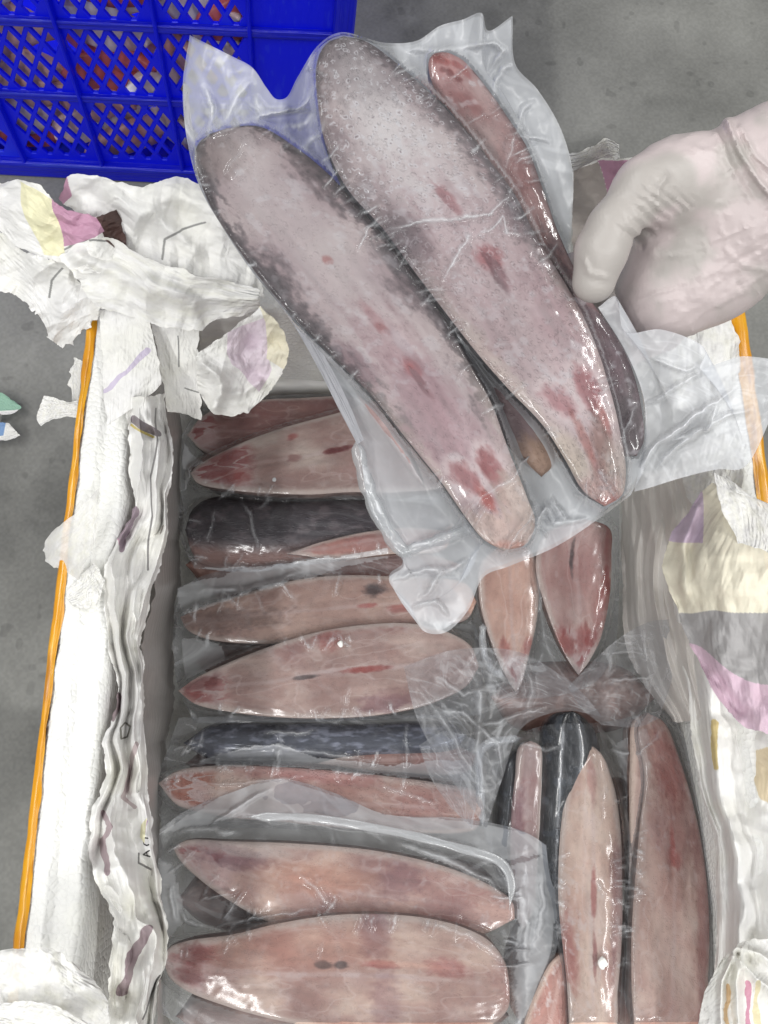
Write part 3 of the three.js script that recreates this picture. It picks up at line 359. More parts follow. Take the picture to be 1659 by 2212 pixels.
// ---------------------------------------------------------------- film
let filmNo = 0;
function filmGeometry(o) {
  const lift = o.mode === 'd' ? 0 : LIFT, pts = o.pts.map((p) => [p[0], p[1], (p[2] ?? o.h) + lift]);
  const { c, h, nu = 150, nv = 150, field, gap = 0.0012, mode = 'y', noise = [0.003, 0.0012], cells = [0.05, 0.016], relax = 70, stiff = 0.96, clear = 0.9, loose = 0.6, rough = [0.14, 0.3], bumps = [], edge, streak = 0.10, veils = [], pleatsOf = [] } = o, S = 3000 + 50 * filmNo++;
  const wr = [...(o.wr || [])];
  for (const [line, cnt, len, amp] of pleatsOf) for (let k = 0; k < cnt; k++) { const q = hash(k, line.length, S + 31) * (line.length - 1), i = Math.min(line.length - 2, Math.floor(q)), a = line[i], b = line[i + 1], x = lerp(a[0], b[0], q - i), y = lerp(a[1], b[1], q - i), L = Math.hypot(b[0] - a[0], b[1] - a[1]), nx = -(b[1] - a[1]) / L, ny = (b[0] - a[0]) / L, l = len * (0.4 + hash(k, 1, S + 32)), sk = (hash(k, 2, S + 33) - 0.5) * 1.2, dx = nx + sk * ny, dy = ny - sk * nx; wr.push([[[x - dx * l * 0.5, y - dy * l * 0.5], [x + dx * l * 0.1, y + dy * l * 0.1], [x + dx * l * 0.6, y + dy * l * 0.55]], 2.2 + 1.5 * hash(k, 3, S + 34), amp * (0.5 + hash(k, 4, S + 35)), 0.15 + 0.5 * hash(k, 5, S + 36)]); }
  const at = coons(pts, c, h, nu, nv), n = (nu + 1) * (nv + 1), px = new Float32Array(n), py = new Float32Array(n), hh = new Float32Array(n), ob = new Float32Array(n).fill(-9), base = new Float32Array(n);
  for (let j = 0, k = 0; j <= nv; j++) for (let i = 0; i <= nu; i++, k++) { const q = at(i, j); px[k] = q[0]; py[k] = q[1]; base[k] = q[2]; const xi = Math.round(q[0] / 2), yi = Math.round(q[1] / 2); if (field && xi > 2 && yi > 2 && xi < obstacleW - 3 && yi < obstacleH - 3) for (let b = -2; b <= 2; b++) for (let a = -2; a <= 2; a++) ob[k] = Math.max(ob[k], field[(yi + b) * obstacleW + xi + a]); if (ob[k] > -8) ob[k] += gap; hh[k] = Math.max(base[k], ob[k]); }
  const st = nu + 1;
  for (let it = 0; it < relax; it++) for (let j = 1; j < nv; j++) for (let i = 1; i < nu; i++) { const k = j * st + i, av = (hh[k - 1] + hh[k + 1] + hh[k - st] + hh[k + st]) / 4; hh[k] = Math.max(ob[k], base[k] + (av - base[k]) * stiff, base[k]); }
  for (let it = 0; it < 3; it++) { const q = hh.slice(); for (let j = 1; j < nv; j++) for (let i = 1; i < nu; i++) { const k = j * st + i; hh[k] = q[k] * 0.4 + 0.15 * (q[k - 1] + q[k + 1] + q[k - st] + q[k + st]); } }
  const touch = new Float32Array(n); for (let k = 0; k < n; k++) touch[k] = ob[k] > -8 ? sst(0.006, 0.001, hh[k] - ob[k]) : 0;
  const m = mode === 'd' ? 0.000215 : 0.00035, fold = new Float32Array(n), veil = new Float32Array(n);
  for (const w of wr) { const l = w[0]; l.x0 = Math.min(...l.map((q) => q[0])); l.x1 = Math.max(...l.map((q) => q[0])); l.y0 = Math.min(...l.map((q) => q[1])); l.y1 = Math.max(...l.map((q) => q[1])); }
  for (let k = 0; k < n; k++) {
    const x = px[k], y = py[k], X = x * m, Y = y * m; let e = 0; const wx = x + 14 * (fbm(x * 0.04, y * 0.04, S + 3, 3) - 0.5), wy = y + 14 * (fbm(x * 0.04 + 5, y * 0.04, S + 4, 3) - 0.5);
    for (const [pl, amt] of veils) if (inPoly(wx, wy, pl)) veil[k] = Math.max(veil[k], amt);
    for (const [l, w, d, milk = 0.12 + 75 * d] of wr) { if (wx < l.x0 - 3 * w || wx > l.x1 + 3 * w || wy < l.y0 - 3 * w || wy > l.y1 + 3 * w) continue; const [q, tp] = lineTaper(wx, wy, l); if (q < w * 3) { const r = Math.exp(-((q / (w * 0.85)) ** 2)) * tp * (0.7 + 0.6 * vn(x * 0.05, y * 0.05, S + 6)); e += 1.15 * d * r; fold[k] = Math.max(fold[k], r * Math.min(1, milk)); } }
    for (const [bx, by, r, d] of bumps) e += d * Math.exp(-((x - bx) ** 2 + (y - by) ** 2) / (r * r));
    const q = 1 - 0.75 * touch[k];
    e += noise[0] * q * (facet(X / cells[0] * 0.7, Y / cells[0] * 0.7, S) - 0.4) * 1.5 + noise[1] * q * (facet((X + Y) / cells[1] * 0.5, (X - Y) / cells[1] * 0.22, S + 1) - 0.4) * 0.8 + noise[1] * q * (facet((X - 0.3 * Y) / cells[1] * 0.25, (0.3 * X + Y) / cells[1] * 0.6, S + 5) - 0.4) * 0.8 + 0.0007 * q * (fbm(X / 0.006, Y / 0.006, S + 2, 2) - 0.5);
    hh[k] = Math.max(hh[k] + e, ob[k] > -8 && touch[k] > 0.5 ? ob[k] - 0.0004 : -9);
  }
  const P = SPACE[mode];
  const g = grid(nu, nv, (u, v, i, j) => { const k = j * st + i; return P(px[k], py[k], hh[k]); });
  const ed = (u, v) => edge ? edge(u, v) : 0;
  const tw = mode === 'd' && field ? 420 : 224, map = tex(tw, tw, (u, v) => {
    const i = clamp(Math.round(u * nu), 0, nu), j = clamp(Math.round(v * nv), 0, nv), k = j * st + i, mott = 0.10 * (fbm(u * 20, v * 20, S + 9, 3) - 0.5);
    let T = lerp(loose, clear, touch[k]) + mott * (1 - touch[k]); const sa = u * 9 + 3 * (fbm(u * 3, v * 3, S + 21, 2) - 0.5), sb = v * 9; T -= streak * (1 - 0.7 * touch[k]) * (sst(0.60, 0.80, fbm(sa * 0.5 + sb * 0.5, (sa - sb) * 3, S + 22, 3)) + sst(0.62, 0.82, fbm(sa * 2.6, sb * 0.5 + sa, S + 23, 3))); T -= 0.62 * fold[k] + veil[k]; T = lerp(T, loose * 0.75, ed(u, v));
    return [255 * clamp(T), 255 * clamp(lerp(rough[1], rough[0], touch[k]) + 0.1 * mott + 0.15 * ed(u, v)), 0]; }, { srgb: false, repeat: false });
  return { g, map };
}
const filmMat = (map) => std({ color: new THREE.Color(0.82, 0.835, 0.86), transmission: 1, transmissionMap: map, roughness: 1, roughnessMap: map, thickness: 0, ior: 1.5, specularIntensity: 0.65 });
function bag(label, o, grp) {
  const root = group('vacuum_bag', label, 'plastic bag', grp), { g, map } = filmGeometry(o);
  mesh('front_film', g, filmMat(map), root); return root;
}

// ---------------------------------------------------------------- the fish in the box
const FA = newField(), FB = newField(), FD = newField(), FE = newField(), FF = newField(), FG = newField(), FH = newField();
const RED = [150, 66, 60], DRED = [104, 40, 38], BLK = [52, 40, 40], PALE = [214, 196, 186], ROSE = [176, 112, 108], PURP = [116, 72, 80];
const pink = { base: [196, 175, 162], base2: [160, 127, 117], dark: [92, 70, 66], frost: 0.12, fat: 0.8, fatV: 0.1, fatW: 0.005, eA: 0.15, eB: 0.3, blush: 0.2, seam: 0.35 };
M.skinDark = std({ map: skinTexture([30, 28, 32], [92, 88, 96], 1300), bumpMap: iceBump, bumpScale: 0.0008, roughness: 0.3 });
M.skinMottled = std({ map: skinTexture([58, 48, 52], [122, 108, 108], 1340, 160, 384, 0.24), bumpMap: iceBump, bumpScale: 0.001, roughness: 0.36 });
M.skinSilver = std({ map: skinTexture([70, 72, 82], [168, 170, 184], 1380), bumpMap: grainBump, bumpScale: 0.0006, roughness: 0.2, clearcoat: 0.6, clearcoatRoughness: 0.15 });
M.skinBlack = std({ map: skinTexture([20, 22, 26], [62, 68, 76], 1420), bumpMap: iceBump, bumpScale: 0.0009, roughness: 0.22, clearcoat: 0.5, clearcoatRoughness: 0.2 });
M.sidePale = std({ map: skinTexture([150, 128, 120], [186, 168, 160], 1460), bumpMap: grainBump, bumpScale: 0.0005, roughness: 0.4 });
M.under = std({ map: skinTexture([128, 98, 90], [172, 142, 132], 1500), bumpMap: grainBump, bumpScale: 0.0006, roughness: 0.42 });

// lower layer, seen only in the gaps
[['brown fish fillet under the back row of the box', 400, 960, 960, 1050, 0.112], ['brown fish fillet in the gap under the dark skinned fillet', 400, 1160, 960, 1280, 0.105], ['brown fish fillet in the gap behind the lowest crossways pair', 420, 1380, 1000, 1480, 0.108],
  ['brown fish fillet under the glossy dark skinned fillet', 400, 1600, 1030, 1700, 0.105], ['brown fish fillet under the front left bag', 380, 1880, 1100, 2010, 0.118], ['brown fish fillet below the front edge of the lowest bag', 380, 2130, 1100, 2260, 0.115],
  ['brown fish fillet deep between the two right hand bags', 1060, 1440, 1420, 1570, 0.115], ['brown fish fillet under the tall right hand bag', 1080, 1700, 1500, 1900, 0.118], ['brown fish fillet under the lower right corner bag', 1080, 2000, 1500, 2230, 0.118]].forEach(([l, x0, y0, x1, y1, h]) => {
  const m = (y0 + y1) / 2; fillet('fish_fillet', l, { A: [[x0, m], [x0 + 60, y0], [(x0 + x1) / 2, y0 - 15], [x1 - 60, y0], [x1, m]], B: [[x0, m], [x0 + 60, y1], [(x0 + x1) / 2, y1 + 15], [x1 - 60, y1], [x1, m]], h: h + 0.018, th: 0.03, dome: 0.004, skinTop: true, skinMat: M.under });
});
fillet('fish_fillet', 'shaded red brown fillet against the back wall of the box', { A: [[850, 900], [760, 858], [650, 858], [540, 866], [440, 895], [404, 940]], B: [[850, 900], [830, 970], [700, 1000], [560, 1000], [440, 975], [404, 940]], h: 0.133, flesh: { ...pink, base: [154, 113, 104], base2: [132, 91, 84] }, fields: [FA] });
fillet('fish_fillet', 'pink fillet with red veined pointed tip above the dark skinned fillet', { A: [[1000, 960], [980, 900], [860, 858], [720, 893], [600, 926], [500, 965], [425, 1006], [411, 1022]], B: [[1000, 960], [980, 1040], [860, 1062], [760, 1062], [650, 1067], [500, 1058], [425, 1042], [411, 1022]], h: 0.150, flesh: { ...pink, tip: 0.8, seam: 0.35, spots: [[735, 975, 0.010, 0.0022, DRED, 1], [712, 980, 0.005, 0.002, DRED, 0.9], [635, 992, 0.004, 0.003, DRED, 0.5], [630, 945, 0.004, 0.003, RED, 0.8], [515, 1030, 0.012, 0.006, RED, 0.7], [490, 985, 0.012, 0.004, RED, 0.6]] }, fields: [FA] });
fillet('fish_fillet', 'fillet lying on its side with mottled dark skin and blunt left end', { A: [[980, 1130], [940, 1085], [800, 1068], [600, 1066], [450, 1062], [412, 1085], [400, 1145]], B: [[980, 1130], [940, 1180], [800, 1200], [640, 1216], [480, 1218], [415, 1200], [400, 1145]], h: 0.142, th: 0.034, skinTop: true, skinMat: M.skinMottled, fields: [FA] });
fillet('fish_fillet', 'narrow pink belly piece lying along the front of the dark skinned fillet', { A: [[980, 1150], [900, 1138], [800, 1146], [700, 1168], [620, 1196]], B: [[980, 1150], [960, 1185], [840, 1196], [720, 1206], [620, 1196]], h: 0.147, th: 0.014, flesh: { ...pink, base: [176, 125, 114], tip: 2 }, fields: [FA] });
fillet('fish_fillet', 'dim brown fillet half hidden behind the film below the dark skinned one', { A: [[1000, 1220], [900, 1190], [760, 1206], [660, 1236]], B: [[1000, 1220], [940, 1252], [800, 1262], [660, 1236]], h: 0.128, th: 0.02, flesh: { ...pink, base: [126, 93, 84], base2: [104, 75, 68], tip: 2 } });
fillet('fish_fillet', 'brownish pink fillet with a dark round spot near the held bag', { A: [[1030, 1300], [1010, 1262], [940, 1246], [850, 1244], [740, 1242], [640, 1252], [520, 1284], [420, 1316], [390, 1333]], B: [[1030, 1300], [1010, 1336], [940, 1352], [840, 1366], [700, 1386], [550, 1390], [440, 1378], [402, 1358], [390, 1333]], h: 0.146, flesh: { ...pink, base: [182, 151, 136], base2: [154, 119, 108], eB: 0.5, tip: 2, spots: [[805, 1275, 0.007, 0.005, BLK, 0.95], [795, 1310, 0.007, 0.0018, RED, 0.9], [860, 1315, 0.007, 0.003, RED, 0.7], [470, 1345, 0.04, 0.009, [104, 80, 72], 0.6]] }, fields: [FB] });
fillet('fish_fillet', 'pink fillet with a white foam bead on it and red central streak', { A: [[1035, 1440], [1018, 1396], [960, 1362], [880, 1346], [780, 1350], [690, 1364], [600, 1390], [500, 1428], [420, 1466], [385, 1492]], B: [[1035, 1440], [1010, 1480], [930, 1520], [820, 1544], [720, 1551], [600, 1549], [500, 1538], [420, 1520], [385, 1492]], h: 0.155, th: 0.034, flesh: { ...pink, base: [202, 177, 164], tip: 0.86, seam: 0.5, spots: [[790, 1448, 0.012, 0.002, RED, 1], [665, 1465, 0.008, 0.0015, BLK, 0.8], [712, 1385, 0.008, 0.008, RED, 0.55], [830, 1520, 0.016, 0.007, PURP, 0.6], [430, 1480, 0.014, 0.005, DRED, 0.7], [425, 1505, 0.01, 0.004, RED, 0.6]] }, fields: [FB] });
fillet('fish_fillet', 'fillet on its side with glossy blue grey skin beside the red streaked one', { A: [[1010, 1590], [980, 1562], [800, 1560], [600, 1558], [450, 1562], [395, 1605]], B: [[1010, 1590], [980, 1630], [800, 1642], [600, 1652], [450, 1650], [395, 1605]], h: 0.144, th: 0.034, skinTop: true, skinMat: M.skinSilver, fields: [FD] });
fillet('fish_fillet', 'thin brown fillet edge showing between the glossy skin and the orange fillet', { A: [[1030, 1630], [950, 1598], [830, 1612], [680, 1650]], B: [[1030, 1630], [1010, 1668], [860, 1670], [680, 1650]], h: 0.138, th: 0.018, flesh: { ...pink, base: [144, 107, 94], base2: [120, 89, 80], tip: 2 }, fields: [FD] });
fillet('fish_fillet', 'long orange pink fillet with ragged wet left tip', { A: [[1045, 1745], [1034, 1712], [960, 1694], [860, 1680], [750, 1668], [600, 1657], [470, 1654], [380, 1666], [342, 1692]], B: [[1045, 1745], [1030, 1790], [900, 1800], [750, 1790], [600, 1775], [480, 1764], [380, 1738], [342, 1692]], h: 0.152, th: 0.034, flesh: { ...pink, base: [200, 173, 158], base2: [154, 113, 102], tip: 0.83, red: [164, 92, 72], cells: 0.008, spots: [[650, 1668, 0.05, 0.006, ROSE, 0.6]] }, fields: [FD], ice: 0.001 });
fillet('fish_fillet', 'orange pink fillet with frosty purple patch under loose film', { A: [[1112, 1985], [1108, 1950], [1060, 1914], [960, 1872], [820, 1840], [660, 1824], [500, 1818], [400, 1816], [374, 1832]], B: [[1112, 1985], [1040, 2020], [900, 2020], [700, 2010], [580, 1992], [500, 1950], [430, 1900], [390, 1862], [374, 1832]], h: 0.160, th: 0.036, flesh: { ...pink, base: [202, 169, 152], base2: [156, 117, 108], tip: 0.82, frost: 0.2, spots: [[500, 1850, 0.022, 0.006, PURP, 0.8], [530, 1836, 0.03, 0.004, PALE, 0.8], [870, 1905, 0.012, 0.012, PURP, 0.45], [680, 1900, 0.03, 0.01, [196, 132, 104], 0.6]] }, fields: [FE] });
fillet('fish_fillet', 'large pink fillet in the nearest bag with black and red dots along its middle', { A: [[1100, 2130], [1094, 2086], [1060, 2036], [1000, 2004], [920, 1984], [830, 1976], [720, 1978], [600, 1996], [500, 2020], [400, 2034], [362, 2050], [354, 2075]], B: [[1100, 2130], [1098, 2180], [1060, 2216], [960, 2240], [800, 2236], [600, 2206], [480, 2172], [400, 2140], [364, 2110], [354, 2075]], h: 0.170, th: 0.04, flesh: { ...pink, base: [204, 175, 158], base2: [158, 119, 108], tip: 0.86, seam: 0.6, w: 320, spots: [[702, 2083, 0.004, 0.002, BLK, 1.2], [740, 2083, 0.004, 0.002, BLK, 1.2], [820, 2082, 0.01, 0.002, RED, 0.9], [960, 2088, 0.012, 0.005, RED, 0.6], [880, 2083, 0.02, 0.002, [206, 160, 140], 0.6], [810, 2010, 0.008, 0.014, PURP, 0.6], [830, 2160, 0.008, 0.014, PURP, 0.45], [418, 2062, 0.008, 0.006, DRED, 0.75], [408, 2108, 0.008, 0.005, DRED, 0.65], [378, 2070, 0.009, 0.012, PALE, 0.5], [640, 2050, 0.05, 0.012, [190, 120, 96], 0.4]] }, fields: [FE] });
// right column
fillet('fish_fillet', 'slim orange fillet pointing down left of its pair under the held bag', { A: [[1090, 1170], [1040, 1215], [1036, 1290], [1052, 1360], [1078, 1430], [1104, 1480], [1114, 1496]], B: [[1090, 1170], [1150, 1190], [1164, 1250], [1160, 1340], [1142, 1420], [1126, 1478], [1114, 1496]], h: 0.150, flesh: { ...pink, base: [202, 166, 148], base2: [178, 138, 122], tip: 0.78, spots: [[1090, 1400, 0.006, 0.004, RED, 0.7], [1140, 1395, 0.006, 0.004, RED, 0.7]] }, fields: [FF] });
fillet('fish_fillet', 'wide fillet with bright red right edge pointing down under the held bag', { A: [[1260, 1120], [1180, 1150], [1158, 1215], [1176, 1300], [1205, 1380], [1230, 1430], [1250, 1458]], B: [[1260, 1120], [1318, 1140], [1322, 1200], [1318, 1290], [1298, 1380], [1272, 1430], [1250, 1458]], h: 0.155, flesh: { ...pink, base: [202, 172, 162], base2: [178, 134, 126], tip: 0.74, spots: [[1233, 1205, 0.010, 0.0016, BLK, 0.9], [1308, 1265, 0.010, 0.003, [168, 80, 74], 0.8], [1300, 1320, 0.02, 0.006, [160, 84, 78], 0.5], [1316, 1170, 0.02, 0.003, [160, 84, 78], 0.6], [1218, 1385, 0.008, 0.006, RED, 0.8], [1262, 1380, 0.008, 0.006, RED, 0.8]] }, fields: [FF] });
fillet('fish_fillet', 'narrow fillet with black skin on both sides beside the white bag edge', { A: [[1146, 1600], [1122, 1612], [1113, 1680], [1104, 1760], [1098, 1860], [1104, 1960], [1130, 2010]], B: [[1146, 1600], [1168, 1612], [1172, 1680], [1170, 1760], [1164, 1860], [1156, 1960], [1130, 2010]], h: [0.160, 0.152, 0.142], th: 0.03, bulge: 0.05, underMat: M.skinBlack, flesh: { ...pink, base: [168, 149, 142], base2: [154, 125, 120], tip: 2, eA: 0.5, spots: [[1110, 1780, 0.02, 0.006, PURP, 0.7]] }, fields: [FG] });
fillet('fish_fillet', 'fillet showing its black rounded skin behind the pale standing fillet', { A: [[1236, 1536], [1204, 1540], [1184, 1562], [1176, 1620], [1170, 1720], [1164, 1850], [1172, 2000], [1200, 2100]], B: [[1236, 1536], [1266, 1546], [1292, 1572], [1306, 1620], [1300, 1720], [1280, 1850], [1260, 2000], [1200, 2100]], h: [0.172, 0.160, 0.146], th: 0.026, skinTop: true, skinMat: M.skinBlack, underMat: M.skinBlack, fields: [FG] });
fillet('fish_fillet', 'black skinned sliver at the left edge of the tall right hand bag', { A: [[1112, 1622], [1090, 1650], [1078, 1720], [1072, 1800], [1076, 1880], [1100, 1930]], B: [[1112, 1622], [1122, 1660], [1116, 1740], [1108, 1820], [1106, 1880], [1100, 1930]], h: 0.152, th: 0.024, skinTop: true, skinMat: M.skinBlack, underMat: M.skinBlack, fields: [FG] });
fillet('fish_fillet', 'pale standing fillet with a white crumb and red central slits', { A: [[1268, 1602], [1240, 1640], [1222, 1720], [1210, 1820], [1207, 1940], [1216, 2040], [1226, 2130], [1230, 2230]], B: [[1268, 1602], [1302, 1632], [1328, 1700], [1342, 1800], [1346, 1920], [1344, 2040], [1336, 2140], [1326, 2230], [1230, 2230]].slice(0, 8).concat([[1230, 2230]]), h: 0.166, th: 0.045, bulge: 0.04, underMat: M.skinBlack, flesh: { ...pink, base: [210, 185, 168], base2: [182, 147, 132], tip: 2, seam: 0.4, eB: 0.25, frost: 0.3, spots: [[1281, 1925, 0.012, 0.0016, RED, 1], [1284, 2060, 0.012, 0.0014, DRED, 1], [1225, 2060, 0.02, 0.006, RED, 0.5], [1335, 1950, 0.03, 0.005, PURP, 0.4], [1275, 1680, 0.012, 0.003, ROSE, 0.5], [1290, 2000, 0.03, 0.006, PALE, 0.4]] }, fields: [FG] });
fillet('fish_fillet', 'broad fillet with a red gash along the right side of the box', { A: [[1400, 1540], [1380, 1570], [1394, 1680], [1384, 1780], [1374, 1900], [1366, 2020], [1366, 2130], [1372, 2240]], B: [[1400, 1540], [1436, 1560], [1470, 1640], [1500, 1740], [1522, 1850], [1534, 1980], [1532, 2100], [1514, 2240], [1372, 2240]].slice(0, 8).concat([[1372, 2240]]), h: [0.158, 0.166, 0.166], th: 0.045, bulge: 0.05, underMat: M.sidePale, flesh: { ...pink, base: [208, 182, 168], base2: [178, 140, 128], tip: 2, seam: 0.35, frost: 0.2, fat: 0.4, eB: 0.4, spots: [[1450, 1830, 0.013, 0.0018, RED, 0.9], [1456, 1850, 0.006, 0.004, [170, 74, 64], 0.8], [1450, 1700, 0.05, 0.014, [146, 100, 92], 0.5], [1520, 1980, 0.05, 0.005, [130, 70, 66], 0.55], [1440, 1650, 0.02, 0.01, RED, 0.5]] }, fields: [FG] });
fillet('fish_fillet', 'pale side of a fillet leaning behind the red gashed one', { A: [[1395, 1542], [1368, 1560], [1362, 1640], [1360, 1760], [1358, 1900]], B: [[1395, 1542], [1405, 1580], [1402, 1680], [1384, 1800], [1358, 1900]], h: 0.154, th: 0.03, flesh: { ...pink, base: [190, 167, 158], base2: [178, 151, 144], tip: 2 } });
fillet('fish_fillet', 'frosted rosy fillet in the bottom corner between the two nearest bags', { A: [[1225, 2050], [1190, 2080], [1160, 2140], [1136, 2200], [1126, 2250]], B: [[1225, 2050], [1236, 2120], [1236, 2190], [1220, 2250], [1126, 2250]], h: 0.158, th: 0.03, flesh: { ...pink, base: [182, 143, 134], frost: 0.5, tip: 2 } });

// ---------------------------------------------------------------- the fish in the held bag
const frozen = { base: [184, 166, 162], base2: [160, 138, 138], dark: [54, 46, 48], lines: 0.12, w: 384, h: 1100 };
fillet('fish_fillet', 'grey pink frozen fillet with dark skin edges on the left of the held bag', { mode: 'd', A: [[490, 279], [444, 294], [421, 322], [426, 372], [452, 440], [502, 520], [566, 605], [642, 692], [722, 773], [802, 853], [880, 950], [960, 1050], [1005, 1115], [1045, 1165], [1088, 1190]], B: [[490, 279], [530, 271], [566, 273], [636, 314], [704, 368], [765, 435], [835, 515], [905, 605], [965, 695], [1015, 785], [1062, 870], [1097, 965], [1140, 1075], [1157, 1130], [1138, 1175], [1088, 1190]], h: [-0.347, -0.345, -0.349], th: 0.030, dome: 0.002, bulge: 0.035, ice: 0.0007, underMat: M.skinDark,
  flesh: { ...frozen, eA: 1, eB: 0.95, end: 0.45, fat: 0.9, fatV: 0.7, frost: 0.24, core: 0.45, tip: 2, spots: [[812, 690, 0.008, 0.0025, [166, 104, 104], 0.6], [825, 715, 0.003, 0.002, RED, 0.7], [890, 800, 0.005, 0.003, [150, 60, 56], 1.1], [908, 828, 0.009, 0.0018, [78, 46, 46], 1.2], [775, 785, 0.012, 0.006, [110, 82, 88], 0.6], [848, 735, 0.02, 0.012, [166, 128, 130], 0.5], [1020, 1000, 0.03, 0.022, [204, 180, 178], 0.85], [940, 900, 0.04, 0.016, [168, 130, 134], 0.6], [1060, 1008, 0.0085, 0.0048, [146, 74, 74], 1.1, 1], [1008, 1035, 0.0075, 0.0052, [166, 110, 110], 1, 1], [1052, 1085, 0.007, 0.003, [172, 92, 84], 0.95], [1085, 1065, 0.006, 0.002, [166, 100, 98], 0.8], [870, 745, 0.006, 0.003, [206, 192, 192], 0.7], [1120, 1090, 0.014, 0.008, [206, 184, 170], 1.2], [1080, 1150, 0.010, 0.012, [210, 182, 168], 1.2], [1100, 1180, 0.004, 0.009, [204, 140, 122], 0.8], [705, 562, 0.002, 0.002, RED, 0.6], [470, 335, 0.010, 0.010, [128, 112, 106], 0.6]] }, fields: [FH] });
fillet('fish_fillet', 'frost bubbled frozen fillet in the middle of the held bag', { mode: 'd', A: [[742, 79], [702, 96], [684, 135], [686, 220], [704, 310], [750, 405], [830, 495], [900, 590], [962, 672], [1032, 762], [1102, 842], [1172, 916], [1224, 996], [1262, 1062], [1306, 1094]], B: [[742, 79], [790, 88], [850, 128], [932, 200], [1000, 272], [1062, 350], [1112, 415], [1160, 510], [1210, 590], [1252, 662], [1292, 752], [1322, 850], [1342, 935], [1354, 1020], [1344, 1070], [1306, 1094]], h: [-0.346, -0.340, -0.348], th: 0.032, dome: 0.003, bulge: 0.035, ice: 0.0010, underMat: M.skinDark,
  flesh: { ...frozen, eA: 0.4, eB: 0.75, end: 0.7, fat: 1, fatW: 0.011, fatV: 0.62, frost: 0.3, core: 1, rings: 1, tip: 2, spots: [[970, 440, 0.008, 0.0024, [162, 108, 108], 0.9], [1055, 562, 0.006, 0.005, [146, 60, 60], 1], [1070, 585, 0.009, 0.0024, [84, 46, 50], 1.2], [876, 512, 0.012, 0.008, [100, 88, 90], 0.7], [1126, 470, 0.011, 0.007, [88, 80, 82], 0.8], [1100, 640, 0.06, 0.025, [176, 140, 142], 0.5], [1230, 740, 0.03, 0.012, [170, 134, 136], 0.6], [1250, 870, 0.030, 0.020, [206, 184, 182], 0.9], [1266, 842, 0.0095, 0.0058, [148, 78, 80], 1.1, 1], [1206, 866, 0.008, 0.006, [164, 106, 108], 1, 1], [1303, 905, 0.007, 0.002, [172, 104, 96], 0.95], [1262, 955, 0.012, 0.0022, [170, 104, 94], 0.9], [1305, 985, 0.016, 0.0045, [138, 100, 88], 0.9], [1230, 980, 0.012, 0.006, [206, 188, 170], 1], [1335, 1030, 0.012, 0.006, [208, 190, 178], 0.9], [1300, 1070, 0.008, 0.010, [206, 168, 158], 1.1], [1316, 1085, 0.004, 0.006, [196, 126, 116], 0.8], [780, 150, 0.02, 0.02, [112, 102, 104], 0.5]] }, fields: [FH] });
fillet('fish_fillet', 'red tipped frozen fillet behind on the right of the held bag', { mode: 'd', A: [[962, 114], [930, 120], [930, 165], [975, 240], [1040, 330], [1080, 420], [1130, 520], [1180, 600], [1220, 680], [1270, 780], [1310, 880], [1340, 980], [1375, 985]], B: [[962, 114], [1002, 130], [1060, 196], [1108, 265], [1142, 320], [1172, 400], [1204, 490], [1238, 570], [1280, 650], [1330, 720], [1365, 790], [1386, 870], [1392, 950], [1375, 985]], h: [-0.362, -0.360, -0.362], th: 0.022, dome: 0.003, bulge: 0.05, ice: 0.0007, underMat: M.skinDark,
  flesh: { ...frozen, base: [180, 150, 144], base2: [140, 100, 96], eB: 0.5, fat: 0.3, frost: 0.45, tip: 2, blush: 0.3, spots: [[960, 140, 0.010, 0.010, [186, 132, 126], 0.9], [955, 158, 0.0016, 0.0016, DRED, 1], [972, 168, 0.0018, 0.0016, DRED, 1], [990, 182, 0.0018, 0.0016, DRED, 1], [985, 150, 0.002, 0.002, [150, 70, 66], 1], [945, 136, 0.0022, 0.0025, [156, 76, 70], 1], [962, 140, 0.002, 0.002, [156, 76, 70], 1], [1004, 160, 0.004, 0.0015, [156, 76, 70], 0.9], [1000, 230, 0.012, 0.006, [120, 62, 60], 0.7], [1030, 290, 0.012, 0.008, [172, 156, 150], 0.6], [1340, 800, 0.06, 0.02, [118, 100, 104], 0.9], [1360, 930, 0.02, 0.01, [104, 92, 92], 0.9]] }, fields: [FH] });
fillet('fish_fillet', 'thin pale fillet edge lying behind at the lower left of the held bag', { mode: 'd', A: [[770, 850], [800, 900], [850, 968], [890, 1025], [920, 1056]], B: [[770, 850], [830, 892], [880, 960], [912, 1030], [920, 1056]], h: -0.372, th: 0.008, flesh: { ...frozen, base: [176, 154, 152], base2: [160, 134, 132], tip: 2, w: 96, h: 256 } });
fillet('fish_fillet', 'dark fillet in shadow between the two large frozen ones in the held bag', { mode: 'd', A: [[900, 580], [940, 680], [1000, 800], [1060, 900], [1120, 985], [1170, 1030]], B: [[900, 580], [1010, 720], [1100, 830], [1180, 930], [1200, 1000], [1170, 1030]], h: -0.366, th: 0.01, flesh: { ...frozen, base: [128, 112, 112], base2: [104, 90, 92], tip: 2, spots: [[1165, 1000, 0.012, 0.01, [168, 140, 118], 0.7]] }, underMat: M.skinDark });

